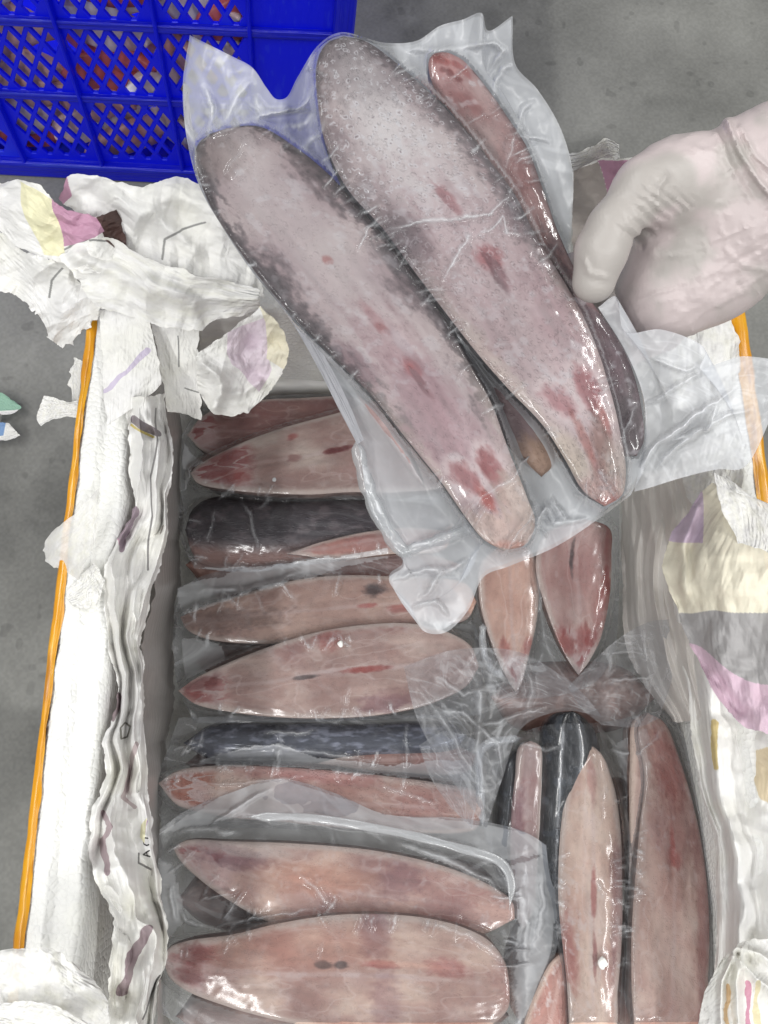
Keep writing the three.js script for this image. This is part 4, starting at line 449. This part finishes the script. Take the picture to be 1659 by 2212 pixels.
// ---------------------------------------------------------------- bags in the box
bag('clear bag over the back row with the dark skinned fillet', { pts: [[392, 940, 0.146], [430, 885], [560, 858], [900, 850], [950, 1000], [960, 1100], [960, 1190], [840, 1196], [700, 1218], [540, 1236], [420, 1228], [386, 1150], [392, 1040]], c: [3, 6, 10], h: 0.134, field: FA, pleatsOf: [[[[411, 1022], [500, 1058], [700, 1066], [860, 1062]], 9, 40, 0.002], [[[400, 1100], [420, 1210], [640, 1216], [840, 1195]], 12, 50, 0.0025]], veils: [[[[420, 1228], [560, 1226], [840, 1186], [840, 1200], [540, 1240]], 0.35], [[[395, 960], [440, 1000], [412, 1015], [400, 1060]], 0.3]], noise: [0.002, 0.0016], clear: 0.975, loose: 0.93, wr: [[[[520, 1075], [545, 1110], [558, 1200]], 4, 0.0022], [[[470, 1085], [440, 1180]], 3, 0.0018], [[[560, 1100], [590, 1076]], 4, 0.0016], [[[420, 1222], [560, 1228], [700, 1212], [840, 1192]], 7, 0.003]] });
bag('clear bag over the spotted fillet and the red streaked fillet', { pts: [[384, 1270], [450, 1240], [540, 1224], [650, 1214], [760, 1196], [880, 1180], [1000, 1300], [1040, 1400], [1040, 1545], [800, 1556], [600, 1560], [420, 1562], [384, 1480], [374, 1380]], c: [5, 8, 11], h: 0.138, field: FB, pleatsOf: [[[[390, 1333], [440, 1378], [700, 1386], [860, 1366]], 10, 40, 0.002], [[[385, 1492], [500, 1538], [720, 1551], [930, 1520]], 12, 40, 0.002], [[[400, 1330], [520, 1284], [850, 1244]], 10, 50, 0.002]], veils: [[[[380, 1270], [540, 1224], [650, 1214], [850, 1190], [838, 1206], [700, 1238], [520, 1286], [395, 1330]], 0.2], [[[390, 1375], [470, 1390], [490, 1420], [400, 1470]], 0.18]], noise: [0.0025, 0.0017], clear: 0.975, loose: 0.93, wr: [[[[400, 1275], [540, 1270], [700, 1222]], 6, 0.002], [[[545, 1255], [570, 1330]], 3, 0.001], [[[470, 1285], [540, 1320]], 4, 0.0014], [[[760, 1480], [745, 1530]], 3, 0.0016], [[[390, 1500], [425, 1560]], 4, 0.002], [[[640, 1548], [830, 1545]], 3, 0.0014]] });
bag('clear bag over the glossy grey skin and the long orange fillet', { pts: [[386, 1550], [600, 1545], [800, 1546], [985, 1544], [1036, 1620], [1042, 1700], [1042, 1790], [800, 1796], [600, 1790], [350, 1786], [334, 1700], [362, 1620]], c: [3, 6, 9], h: 0.142, field: FD, pleatsOf: [[[[400, 1605], [450, 1650], [800, 1642], [980, 1630]], 12, 45, 0.0025], [[[342, 1692], [470, 1654], [750, 1668], [1034, 1712]], 14, 40, 0.002]], veils: [[[[400, 1655], [520, 1615], [610, 1608], [700, 1640], [850, 1652], [1000, 1640], [1030, 1690], [860, 1678], [600, 1655], [470, 1652]], 0.22]], noise: [0.003, 0.0022], clear: 0.97, loose: 0.93, wr: [[[[420, 1660], [480, 1622], [590, 1610], [700, 1628], [840, 1650]], 5, 0.003], [[[560, 1580], [610, 1585], [690, 1576]], 5, 0.0025], [[[600, 1560], [610, 1640]], 4, 0.0015], [[[880, 1560], [880, 1630]], 4, 0.0022], [[[440, 1560], [425, 1640]], 4, 0.002], [[[380, 1700], [520, 1690], [700, 1672]], 4, 0.0016], [[[800, 1690], [960, 1740]], 5, 0.0012]] });
bag('nearest clear bag with loose milky margin over two pink fillets', { pts: [[345, 1792, 0.158], [400, 1752], [500, 1712], [600, 1682], [720, 1712], [830, 1758], [1000, 1768], [1130, 1796], [1196, 1836], [1206, 1950], [1200, 2060], [1166, 2140], [1140, 2190], [1124, 2232], [900, 2236], [600, 2234], [420, 2230], [350, 2190], [344, 2050], [340, 1900]], c: [8, 13, 17], h: 0.156, nu: 190, nv: 170, field: FE, pleatsOf: [[[[374, 1832], [480, 1945], [580, 1992]], 10, 60, 0.003], [[[354, 2075], [500, 2022], [720, 1978], [1000, 2004]], 14, 50, 0.003], [[[1100, 1930], [1110, 2100]], 8, 70, 0.003]], veils: [[[[340, 1800], [500, 1708], [600, 1680], [830, 1756], [1130, 1794], [1200, 1836], [1100, 1860], [980, 1822], [830, 1788], [520, 1764]], 0.16], [[[1110, 1870], [1198, 1836], [1208, 1960], [1168, 2140], [1120, 2220], [1114, 2100], [1120, 1980]], 0.2], [[[340, 1850], [375, 1870], [400, 1990], [350, 2040]], 0.15]], noise: [0.003, 0.0022], clear: 0.95, loose: 0.90, wr: [[[[520, 1768], [660, 1766], [830, 1790], [980, 1826], [1080, 1862], [1104, 1900], [1100, 1966]], 8, 0.005], [[[840, 1812], [960, 1850], [1060, 1905], [1100, 1945]], 7, 0.0035], [[[440, 1790], [520, 1740], [600, 1692]], 5, 0.003], [[[390, 1962], [404, 1992], [440, 2000]], 4, 0.003], [[[455, 2020], [470, 1996], [600, 1978], [690, 1960]], 4, 0.0035], [[[700, 1980], [726, 1945], [715, 1925]], 4, 0.003], [[[640, 1880], [690, 1930], [710, 1960]], 6, 0.002], [[[1120, 1880], [1140, 2000], [1130, 2100]], 7, 0.0025], [[[1165, 1860], [1175, 1960], [1150, 2060]], 6, 0.002], [[[360, 1800], [450, 1790], [530, 1800]], 6, 0.003], [[[700, 2030], [690, 2075]], 4, 0.001], [[[900, 1990], [1020, 2020], [1100, 2090]], 6, 0.002], [[[365, 1900], [380, 2000]], 5, 0.0025]] });
bag('clear bag over the two fillets that point down below the held bag', { pts: [[1012, 1190], [1150, 1120], [1338, 1090], [1338, 1250], [1332, 1400], [1290, 1470], [1200, 1504], [1060, 1508], [1032, 1420], [1020, 1300]], c: [2, 4, 7], h: 0.140, nu: 110, nv: 120, field: FF, noise: [0.002, 0.001], clear: 0.975, loose: 0.93, wr: [[[[1040, 1350], [1046, 1410], [1068, 1455]], 6, 0.005], [[[1160, 1230], [1168, 1330]], 3, 0.002]] });
bag('tall clear bag with white folded edge over the standing fillets', { pts: [[1034, 1608], [1100, 1592], [1180, 1566], [1300, 1560], [1450, 1530], [1520, 1700], [1545, 1900], [1548, 2100], [1524, 2236], [1300, 2236], [1116, 2236], [1100, 2000], [1060, 1850], [1034, 1720]], c: [4, 8, 10], h: 0.146, nu: 150, nv: 170, field: FG, pleatsOf: [[[[1346, 1700], [1350, 2100]], 16, 50, 0.002], [[[1215, 1700], [1212, 2100]], 12, 35, 0.002], [[[1395, 1680], [1372, 2000]], 12, 40, 0.0018]], veils: [[[[1330, 1610], [1400, 1570], [1400, 1680], [1380, 1760], [1355, 1700]], 0.12], [[[1120, 2100], [1190, 2060], [1215, 2120], [1150, 2236], [1110, 2236]], 0.15]], noise: [0.0022, 0.0018], clear: 0.975, loose: 0.93, wr: [[[[1036, 1700], [1037, 1618], [1060, 1604], [1130, 1590]], 7, 0.005], [[[1037, 1620], [1040, 1780]], 6, 0.005], [[[1090, 1608], [1130, 1604], [1180, 1620], [1225, 1614]], 4, 0.003], [[[1300, 1620], [1380, 1628], [1420, 1590], [1448, 1560]], 5, 0.003], [[[1350, 1650], [1358, 1800], [1356, 2000]], 4, 0.002], [[[1320, 1840], [1345, 1890]], 3, 0.0012], [[[1330, 1960], [1345, 2040]], 3, 0.0014], [[[1275, 1890], [1320, 1940]], 3, 0.001]] });
const foldMat = std({ color: new THREE.Color(0.80, 0.81, 0.82), roughness: 0.16, transmission: 0.76, thickness: 0 });
function foldedEdge(root, line, w, mode = 'y', dep = 0.004) {   // the rolled white edge of a bag
  const n = 80, L = smoothLine(line, n), P = SPACE[mode], lift = mode === 'y' ? LIFT : 0, pts = L.map(([x, y, h]) => P(x, y, h + lift));
  const nrm = mode === 'y' ? new THREE.Vector3(0, 1, 0) : FWD.clone().negate();
  mesh('folded_edge', grid(14, n, (u, v, i, j) => { const t = pts[Math.min(n, j + 1)].clone().sub(pts[Math.max(0, j - 1)]).normalize(), sd = t.cross(nrm).normalize(), a = u * Math.PI * 2, k = sst(0, 0.08, v) * sst(1, 0.92, v) * (0.8 + 0.4 * vn(v * 14, 3, Math.round(w * 1e5))) + 0.02; return pts[j].clone().addScaledVector(sd, Math.cos(a) * w * k).addScaledVector(nrm, Math.sin(a) * dep * 0.5 * k + 0.001 * Math.sin(v * 20)); }), foldMat, root);
}
const bags = scene.children.filter((o) => /^vacuum_bag/.test(o.name));
foldedEdge(bags[3], [[525, 1764, 0.166], [660, 1766, 0.168], [830, 1792, 0.168], [980, 1828, 0.168], [1080, 1862, 0.168], [1104, 1900, 0.167], [1100, 1966, 0.164]], 0.0024, 'y', 0.0014);
foldedEdge(bags[4], [[1043, 1345, 0.148], [1044, 1400, 0.15], [1058, 1440, 0.15], [1090, 1462, 0.148]], 0.0024);
foldedEdge(bags[5], [[1130, 1594, 0.152], [1060, 1604, 0.154], [1038, 1622, 0.155], [1037, 1700, 0.155], [1042, 1786, 0.152]], 0.0028);
// loose flaps of film lying over the middle
{
  const flap = (label, o) => { const { g, map } = filmGeometry(o); mesh('film_flap', g, filmMat(map), null, { label, category: 'plastic film' }); };
  flap('loose clear film flap across the middle between the two columns of bags', { pts: [[872, 1440], [980, 1404], [1120, 1408], [1230, 1470], [1270, 1510], [1300, 1548], [1220, 1536], [1130, 1570], [1086, 1680], [1050, 1790], [960, 1660], [900, 1550]], c: [3, 5, 9], h: 0.172, nu: 120, nv: 110, noise: [0.005, 0.003], cells: [0.03, 0.012], loose: 0.93, wr: [[[[900, 1530], [1000, 1540], [1080, 1610], [1085, 1690]], 5, 0.004], [[[930, 1450], [1000, 1500], [1100, 1470]], 5, 0.003], [[[1000, 1580], [1100, 1550], [1200, 1520]], 5, 0.003], [[[890, 1470], [960, 1560], [1040, 1700]], 9, 0.005, 0.25], [[[1120, 1410], [1150, 1480], [1130, 1560]], 8, 0.005, 0.2], [[[1000, 1410], [1040, 1500], [1030, 1620], [1060, 1740]], 12, 0.006, 0.25]] });
  flap('loose clear film flap standing up beside the right liner', { pts: [[1226, 1484], [1330, 1384], [1400, 1344], [1444, 1338], [1454, 1450], [1424, 1552], [1380, 1570], [1300, 1566], [1256, 1530]], c: [3, 5, 7], h: 0.174, nu: 90, nv: 90, noise: [0.004, 0.002], cells: [0.03, 0.012], loose: 0.93, wr: [[[[1300, 1470], [1400, 1465], [1425, 1440]], 5, 0.003], [[[1390, 1350], [1396, 1430]], 4, 0.003]] });
  flap('small square loose film flap over the end of the orange fillet', { pts: [[905, 1610], [960, 1580], [1036, 1600], [1034, 1700], [1020, 1790], [970, 1740], [930, 1680]], c: [2, 4, 5], h: 0.168, nu: 70, nv: 70, noise: [0.003, 0.0015], loose: 0.92 });
}
// foam crumbs on the fish
const crumb = (label, x, y, h, r, s, name = 'foam_bead', mode = 'y') => { const g = mergeVertices(new THREE.IcosahedronGeometry(r, 3).deleteAttribute('normal').deleteAttribute('uv')), p = g.attributes.position; for (let i = 0; i < p.count; i++) { const k = 0.45 + 1.2 * fbm(p.getX(i) / r * 1.9 + s, p.getY(i) / r * 1.6 + p.getZ(i) / r, s, 3); p.setXYZ(i, p.getX(i) * k, p.getY(i) * k * 0.7, p.getZ(i) * k * 1.2); } g.computeVertexNormals(); const m = mesh(name, g, std({ color: 0xeeeeea, roughness: 0.7 }), null, { label, category: 'foam crumb' }); m.position.copy(SPACE[mode](x, y, h + LIFT + 0.002)); };
crumb('white foam bead on the red streaked pink fillet', 735, 1391, 0.160, 0.0016, 1);
crumb('ragged white crumb on the pale standing fillet', 1302, 2080, 0.170, 0.0024, 2, 'foam_crumb');
crumb('tiny white foam bead below the back paper fold', 592, 1036, 0.15, 0.0014, 3);

// ---------------------------------------------------------------- the held bag
{
  const root = group('vacuum_bag', 'large clear vacuum bag of frozen fillets held up above the box', 'plastic bag');
  const out = [[410, 76, -0.352], [450, 96], [500, 121], [545, 146], [576, 190], [597, 214], [618, 211], [642, 168], [690, 95], [735, 70], [830, 92], [900, 88], [950, 56], [1000, 42], [1040, 28, -0.356], [1054, 66], [1107, 34, -0.358], [1114, 140], [1160, 192], [1210, 275], [1237, 370], [1236, 470], [1234, 560], [1264, 652], [1312, 690], [1366, 770], [1394, 860], [1397, 950], [1392, 1010], [1362, 1070], [1300, 1116], [1200, 1181], [1100, 1223], [1045, 1246], [1010, 1320], [960, 1367], [915, 1363], [885, 1310], [840, 1250], [872, 1222], [850, 1180], [800, 1100], [772, 960], [730, 880], [690, 800], [620, 680], [540, 580], [480, 490], [430, 400], [402, 290], [395, 180]];
  const fr = filmGeometry({ pts: out, c: [16, 29, 37], h: -0.366, mode: 'd', nu: 300, nv: 370, field: FH, relax: 160, stiff: 0.975, gap: 0.0008, noise: [0.0024, 0.0010], cells: [0.024, 0.009], clear: 0.965, loose: 0.70, pleatsOf: [[[[566, 273], [704, 368], [835, 515], [965, 695], [1062, 870], [1140, 1075]], 26, 44, 0.0022], [[[684, 135], [704, 310], [830, 495], [962, 672], [1102, 842], [1224, 996]], 22, 44, 0.0022], [[[850, 128], [1000, 272], [1112, 415], [1210, 590], [1322, 850]], 18, 46, 0.0024], [[[426, 372], [502, 520], [642, 692], [802, 853], [960, 1050]], 18, 30, 0.0018], [[[960, 120], [1108, 265], [1204, 490]], 10, 50, 0.003], [[[1000, 1110], [1150, 1140], [1262, 1062], [1350, 1040]], 14, 60, 0.004]], rough: [0.12, 0.26], bumps: [[470, 170, 90, 0.010], [950, 1330, 60, 0.006]], wr: [
    [[[768, 546], [800, 488], [834, 480]], 3.2, 0.002, 0.7], [[[822, 508], [900, 482], [1000, 470], [1060, 462], [1120, 400]], 3.6, 0.0026, 0.8], [[[955, 616], [985, 560], [1024, 494]], 4, 0.0024, 0.75], [[[1020, 510], [1060, 500], [1085, 470], [1095, 500], [1140, 515]], 3.2, 0.0022, 0.7], [[[1005, 270], [1060, 238]], 4, 0.0025], [[[1086, 372], [1110, 300], [1130, 235], [1160, 210]], 6, 0.004], [[[1130, 240], [1110, 290], [1170, 300], [1200, 310]], 5, 0.003], [[[1040, 170], [1090, 110], [1060, 95], [940, 110], [850, 104]], 6, 0.004], [[[1110, 140], [1085, 150], [1060, 220]], 6, 0.003],
    [[[435, 180], [458, 230], [452, 290], [425, 315]], 6, 0.005], [[[470, 285], [520, 200], [545, 170]], 9, 0.005], [[[525, 205], [560, 245], [640, 240], [690, 215]], 7, 0.0055], [[[450, 300], [560, 250], [660, 235]], 6, 0.003], [[[545, 205], [575, 250]], 8, 0.004], [[[640, 245], [665, 220], [685, 170]], 6, 0.004], [[[600, 280], [650, 270], [690, 240]], 10, 0.005], [[[640, 330], [690, 290], [700, 250]], 8, 0.004],
    [[[1000, 1110], [1050, 1070], [1110, 1030], [1140, 985], [1190, 990]], 4, 0.004], [[[860, 1190], [960, 1160], [1020, 1135]], 10, 0.006], [[[770, 960], [800, 1060], [850, 1150], [880, 1200]], 13, 0.005], [[[840, 1250], [920, 1230], [1000, 1240]], 6, 0.004], [[[905, 1300], [950, 1240], [1020, 1200]], 5, 0.004], [[[885, 1310], [940, 1300], [975, 1330]], 5, 0.005], [[[1080, 1215], [1130, 1140], [1170, 1080]], 5, 0.004], [[[1120, 1200], [1180, 1100], [1210, 1120]], 5, 0.004], [[[1170, 1070], [1200, 1130], [1280, 1120]], 6, 0.004], [[[1355, 1000], [1350, 930], [1370, 880], [1392, 862]], 5, 0.003], [[[990, 820], [1010, 790], [1030, 780]], 3, 0.002], [[[1060, 905], [1090, 870]], 3, 0.002], [[[480, 380], [520, 330], [540, 300]], 3, 0.001], [[[500, 390], [540, 350]], 3, 0.0008], [[[760, 415], [790, 395]], 3, 0.0015], [[[400, 250], [420, 330], [440, 400]], 7, 0.003]] });
  mesh('front_film', fr.g, filmMat(fr.map), root);
  const inset = out.map(([x, y]) => [x + (820 - x) * 0.012, y + (650 - y) * 0.012]);
  const bk = filmGeometry({ pts: inset, c: [16, 29, 37], h: -0.388, mode: 'd', nu: 90, nv: 110, noise: [0.003, 0.0015], cells: [0.03, 0.012], loose: 0.80, rough: [0.2, 0.3], bumps: [[470, 170, 90, 0.010], [950, 1330, 60, 0.006]] });
  mesh('back_film', bk.g, filmMat(bk.map), root);
  const lp = filmGeometry({ pts: [[1292, 664, -0.352], [1330, 640, -0.350], [1350, 716, -0.350], [1430, 712, -0.346], [1524, 756, -0.345], [1512, 796, -0.346], [1560, 782, -0.344], [1600, 770, -0.342], [1672, 776, -0.34], [1672, 890, -0.345], [1606, 1010, -0.35], [1550, 1014, -0.352], [1480, 1030, -0.356], [1395, 1056, -0.364], [1370, 1062, -0.366], [1392, 950, -0.364], [1390, 860, -0.364], [1352, 760, -0.36]], c: [8, 9, 14], h: -0.35, mode: 'd', nu: 150, nv: 120, noise: [0.005, 0.0028], cells: [0.026, 0.010], loose: 0.60, rough: [0.2, 0.28], wr: [[[[1360, 1040], [1420, 960], [1500, 900], [1600, 830]], 7, 0.006], [[[1390, 880], [1470, 830], [1520, 800]], 6, 0.005], [[[1400, 1030], [1480, 950], [1560, 900], [1640, 880]], 7, 0.005], [[[1430, 960], [1530, 920], [1560, 850]], 5, 0.004], [[[1400, 770], [1480, 800], [1515, 785]], 6, 0.003]] });
  mesh('loose_film', lp.g, filmMat(lp.map), root);
  foldedEdge(root, [[860, 1196, -0.366], [930, 1172, -0.364], [1035, 1136, -0.362]], 0.0026, 'd', 0.005); foldedEdge(root, [[768, 950, -0.3655], [790, 1040, -0.3645], [822, 1120, -0.364], [860, 1180, -0.364], [890, 1205, -0.365]], 0.0034, 'd', 0.005);
  // frosted heat seal along the left side
  const sealPts = [[395, 180], [402, 290], [430, 400], [480, 490], [540, 580], [620, 680], [690, 800], [730, 880], [772, 960]], inner = [[404, 182], [420, 300], [452, 410], [506, 500], [570, 590], [652, 690], [718, 800], [754, 872], [786, 950]];
  const a = smoothLine(sealPts, 160), b = smoothLine(inner, 160);
  mesh('seal_strip', grid(6, 160, (u, v, i, j) => atD(lerp(a[j][0], b[j][0], u), lerp(a[j][1], b[j][1], u), 0.3635 + 0.0006 * (fbm(j * 0.5, i, 4, 3) - 0.5) + 0.0012 * Math.sin(j * 0.06))), std({ color: new THREE.Color(0.44, 0.44, 0.47), roughness: 0.42, transmission: 0.16, bumpMap: grainBump, bumpScale: 0.0006 }), root);
}

// ---------------------------------------------------------------- the gloved hand
{
  const person = group('person', "person's arm in a white latex glove gripping the held bag between thumb and fingers", 'person');
  const J = (x, y, d) => atD(x, y, d);
  function body(bones, lo, hi, res, k, bumpFn) {
    const c = lo.clone().add(hi).multiplyScalar(0.5), half = Math.max(hi.x - lo.x, hi.y - lo.y, hi.z - lo.z) / 2 * 1.05;
    const mc = new MarchingCubes(res, new THREE.MeshStandardMaterial(), false, false, 400000); mc.isolation = 0;
    const p = new THREE.Vector3(), q = new THREE.Vector3(), n3 = res * res;
    for (let z = 0; z < res; z++) for (let y = 0; y < res; y++) for (let x = 0; x < res; x++) {
      p.set((x - res / 2) / (res / 2), (y - res / 2) / (res / 2), (z - res / 2) / (res / 2)).multiplyScalar(half).add(c);
      let d = 1;
      for (const [A, B, ra, rb, sep] of bones) { q.copy(B).sub(A); const l2 = q.lengthSq(), t = clamp(((p.x - A.x) * q.x + (p.y - A.y) * q.y + (p.z - A.z) * q.z) / l2), e = Math.hypot(p.x - A.x - q.x * t, p.y - A.y - q.y * t, p.z - A.z - q.z * t) - lerp(ra, rb, t), kk = sep || k, h = clamp(0.5 + 0.5 * (d - e) / kk); d = lerp(d, e, h) - kk * h * (1 - h); }
      if (Math.abs(d) < 0.012 && bumpFn) d += bumpFn(p);
      mc.field[z * n3 + y * res + x] = -d;
    }
    mc.update(); const n = mc.count, P = new Float32Array(n * 3);
    for (let i = 0; i < n; i++) { P[i * 3] = mc.positionArray[i * 3] * half + c.x; P[i * 3 + 1] = mc.positionArray[i * 3 + 1] * half + c.y; P[i * 3 + 2] = mc.positionArray[i * 3 + 2] * half + c.z; }
    let g = new THREE.BufferGeometry(); g.setAttribute('position', new THREE.BufferAttribute(P, 3)); g = mergeVertices(g, 1e-5); g.computeVertexNormals(); return g;
  }
  const wrist = J(1640, 352, 0.338), f2 = (x, y, d, r) => [J(x, y, d), r];
  const bones = [
    [J(1283, 608, 0.337), J(1300, 540, 0.332), 0.0092, 0.0106, 0.004], [J(1300, 540, 0.332), J(1322, 490, 0.328), 0.0106, 0.0100, 0.004], [J(1322, 490, 0.328), J(1392, 408, 0.326), 0.0099, 0.0118, 0.004], [J(1392, 408, 0.326), J(1460, 385, 0.336), 0.0126, 0.0150, 0.005],
    [J(1450, 405, 0.335), wrist, 0.0160, 0.0185, 0.012], [J(1600, 425, 0.350), J(1470, 480, 0.360), 0.0235, 0.0225, 0.014], [J(1600, 470, 0.356), J(1500, 590, 0.366), 0.0265, 0.0230, 0.016], [J(1470, 480, 0.362), J(1420, 610, 0.368), 0.0215, 0.0190, 0.012], [J(1640, 440, 0.352), J(1560, 560, 0.362), 0.0250, 0.0245, 0.016], [J(1500, 590, 0.366), J(1440, 655, 0.368), 0.0225, 0.0165, 0.012],
    [wrist, J(1800, 250, 0.345), 0.0190, 0.0205, 0.01], [J(1640, 450, 0.343), J(1700, 370, 0.342), 0.022, 0.020, 0.015],
  ];
  for (const [x0, y0, x1, y1, x2, y2, r] of [[1410, 600, 1340, 600, 1240, 580, 0.0098], [1440, 640, 1360, 660, 1260, 650, 0.0100], [1470, 655, 1390, 710, 1290, 720, 0.0098], [1510, 640, 1430, 720, 1340, 770, 0.0088]])
    bones.push([J(x0, y0, 0.370), J(x1, y1, 0.396), r * 1.15, r, 0.004], [J(x1, y1, 0.396), J(x2, y2, 0.408), r, r * 0.85, 0.004]);
  const thumbAxis = [[1283, 608], [1322, 490], [1392, 408], [1450, 385]];
  const pleat = (p) => {
    const [x, y] = project(p), d = lineDist(x, y, thumbAxis); let e = 0;
    if (d < 80) {
      const along = (x - 1283) * 0.55 - (y - 608) * 0.83, side = (x - 1322) * 0.83 + (y - 490) * 0.55, w = sst(95, 150, along) * sst(300, 230, along) * sst(-15, 25, side);
      e += 0.00055 * w * Math.sin(along * 0.30 + 0.05 * side + 5 * fbm(x * 0.022, y * 0.022, 5, 2)) * (0.3 + fbm(x * 0.03, y * 0.03, 6, 2)) + 0.0011 * Math.exp(-(((along - 128 + side * 0.1) / 6) ** 2)) * sst(-20, 20, side);
      const tip = sst(75, 20, along); e -= 0.0009 * tip * Math.exp(-((lineDist(x, y, [[1262, 560], [1272, 590], [1310, 600]]) / 6) ** 2));
    }
    e += 0.0007 * (fbm(x * 0.012, y * 0.012, 15, 3) - 0.5); { const ax = x * 0.9 - y * 0.45, ay = x * 0.45 + y * 0.9; e -= 0.0006 * sst(0.09, 0.0, Math.abs(fbm(ax * 0.006, ay * 0.022, 16, 3) - 0.5)) * sst(40, 110, d) * (0.25 + fbm(x * 0.01, y * 0.01, 17, 2)); e -= 0.0004 * sst(0.07, 0, Math.abs(fbm(ax * 0.02, ay * 0.012, 18, 3) - 0.5)) * sst(-40, 60, x - 1540 + (y - 420) * 0.3); }
    for (const [l, w, a] of [[[[1572, 262], [1600, 330], [1640, 392], [1700, 460]], 8, 0.0042], [[[1600, 275], [1630, 335], [1700, 400]], 6, 0.0022], [[[1545, 290], [1580, 360], [1620, 430]], 6, 0.0009], [[[1500, 320], [1560, 335], [1590, 380]], 5, 0.0008], [[[1600, 620], [1585, 600], [1600, 560], [1640, 540]], 6, -0.0007], [[[1655, 585], [1610, 575], [1570, 540]], 5, 0.0006], [[[1560, 330], [1610, 400], [1659, 460]], 9, -0.0007], [[[1440, 380], [1420, 410], [1424, 450]], 6, 0.0012], [[[1480, 330], [1530, 340], [1570, 380]], 6, 0.0005], [[[1520, 600], [1480, 680]], 10, 0.0005], [[[1560, 600], [1520, 690]], 9, -0.0004]]) e -= a * Math.exp(-((lineDist(x, y, l) / w) ** 2));
    return e;
  };
  const lo = new THREE.Vector3(1, 9, 9), hi = new THREE.Vector3(-1, -9, -9); for (const [a, b, r] of bones) for (const v of [a, b]) { lo.min(v.clone().subScalar(0.028)); hi.max(v.clone().addScalar(0.028)); }
  const g = body(bones, lo, hi, 150, 0.012, pleat);
  const pos = g.attributes.position, C = new Float32Array(pos.count * 3), p = new THREE.Vector3();
  for (let i = 0; i < pos.count; i++) { p.fromBufferAttribute(pos, i); const [x, y] = project(p), th = sst(70, 45, lineDist(x, y, thumbAxis)), n = fbm(x * 0.012, y * 0.012, 25, 4), sk = (1 - th) * sst(0.35, 0.65, n + 0.15); const c = mix3([0.45, 0.42, 0.395], [0.59, 0.51, 0.505], sk); C.set(c, i * 3); }
  g.setAttribute('color', new THREE.BufferAttribute(C, 3));
  const U = new Float32Array(pos.count * 2); for (let i = 0; i < pos.count; i++) { U[i * 2] = (pos.getX(i) + pos.getY(i) * 0.3) / 0.05; U[i * 2 + 1] = (pos.getZ(i) + pos.getY(i) * 0.3) / 0.05; } g.setAttribute('uv', new THREE.BufferAttribute(U, 2));
  const armG = body([[J(1760, 272, 0.345), J(2150, -40, 0.36), 0.0150, 0.034, 0.01]], J(1660, 320, 0.38).subScalar(0.04), J(2200, -160, 0.34).addScalar(0.04), 60, 0.01);
  mesh('forearm', armG, std({ color: new THREE.Color(0.50, 0.30, 0.23), roughness: 0.6 }), person);
  mesh('glove', g, std({ vertexColors: true, roughness: 0.42, sheen: 0.1, bumpMap: grainBump, bumpScale: 0.00018, specularIntensity: 0.9, }), person);
}

// ---------------------------------------------------------------- pieces in the crate
{
  const cols = [[228, 190, 182], [240, 236, 232], [226, 178, 172], [244, 244, 242], [222, 180, 170], [236, 222, 216], [210, 110, 108], [240, 232, 226]];
  const mats = cols.map((c, k) => std({ map: tex(64, 64, (u, v) => mix3(c, [c[0] * 0.88, c[1] * 0.78, c[2] * 0.78], sst(0.4, 0.7, fbm(u * 5, v * 5, 1600 + k, 3)))), roughness: 0.35 }));
  const protos = [0, 1, 2, 3].map((k) => { const g = mergeVertices(new THREE.IcosahedronGeometry(1, 5).deleteAttribute('normal').deleteAttribute('uv')), q = g.attributes.position; for (let i = 0; i < q.count; i++) { let x = q.getX(i), y = q.getY(i), z = q.getZ(i); const t = 1 - 0.55 * sst(-0.2, 1, x), n = 0.9 + 0.35 * (fbm(x * 1.6 + k * 7, y * 1.6 + z * 1.3, 1700 + k, 3) - 0.5); q.setXYZ(i, x * 0.062 * n, Math.sign(y) * Math.abs(y) ** 0.7 * 0.011 * n, z * 0.026 * t * n); } g.computeVertexNormals(); const U = new Float32Array(q.count * 2); for (let i = 0; i < q.count; i++) { U[2 * i] = q.getX(i) * 8; U[2 * i + 1] = q.getZ(i) * 8; } g.setAttribute('uv', new THREE.BufferAttribute(U, 2)); return g; });
  let n = 0;
  for (let r = 0; r < 9; r++) for (let c = 0; c < 6; c++) {
    const ci = Math.floor(rnd() * 8), hue = ['pale pink', 'off white', 'pink', 'bright white', 'deep pink', 'cream', 'red', 'milky white'][ci], m = mesh('fish_piece', protos[n % 4], mats[ci], null, { label: `${hue} frozen fish piece heaped behind the blue crate lattice`, category: 'fish piece', group: `${hue} fish pieces in the blue crate` });
    const y = 0.022 + r * 0.027; m.position.set(-0.60 + c * 0.092 + rnd() * 0.05 + 0.12 * y, y, -0.6235 + 0.06 * (-0.4 + c * 0.09) - rnd() * 0.01); m.rotation.set((rnd() - 0.5) * 0.5 + 1.45, (rnd() - 0.5) * 0.16, (rnd() - 0.5) * 1.2); n++;
  }
}


scene.traverse((o) => { if (o.isMesh) o.castShadow = o.receiveShadow = true; });
renderer.render(scene, camera);
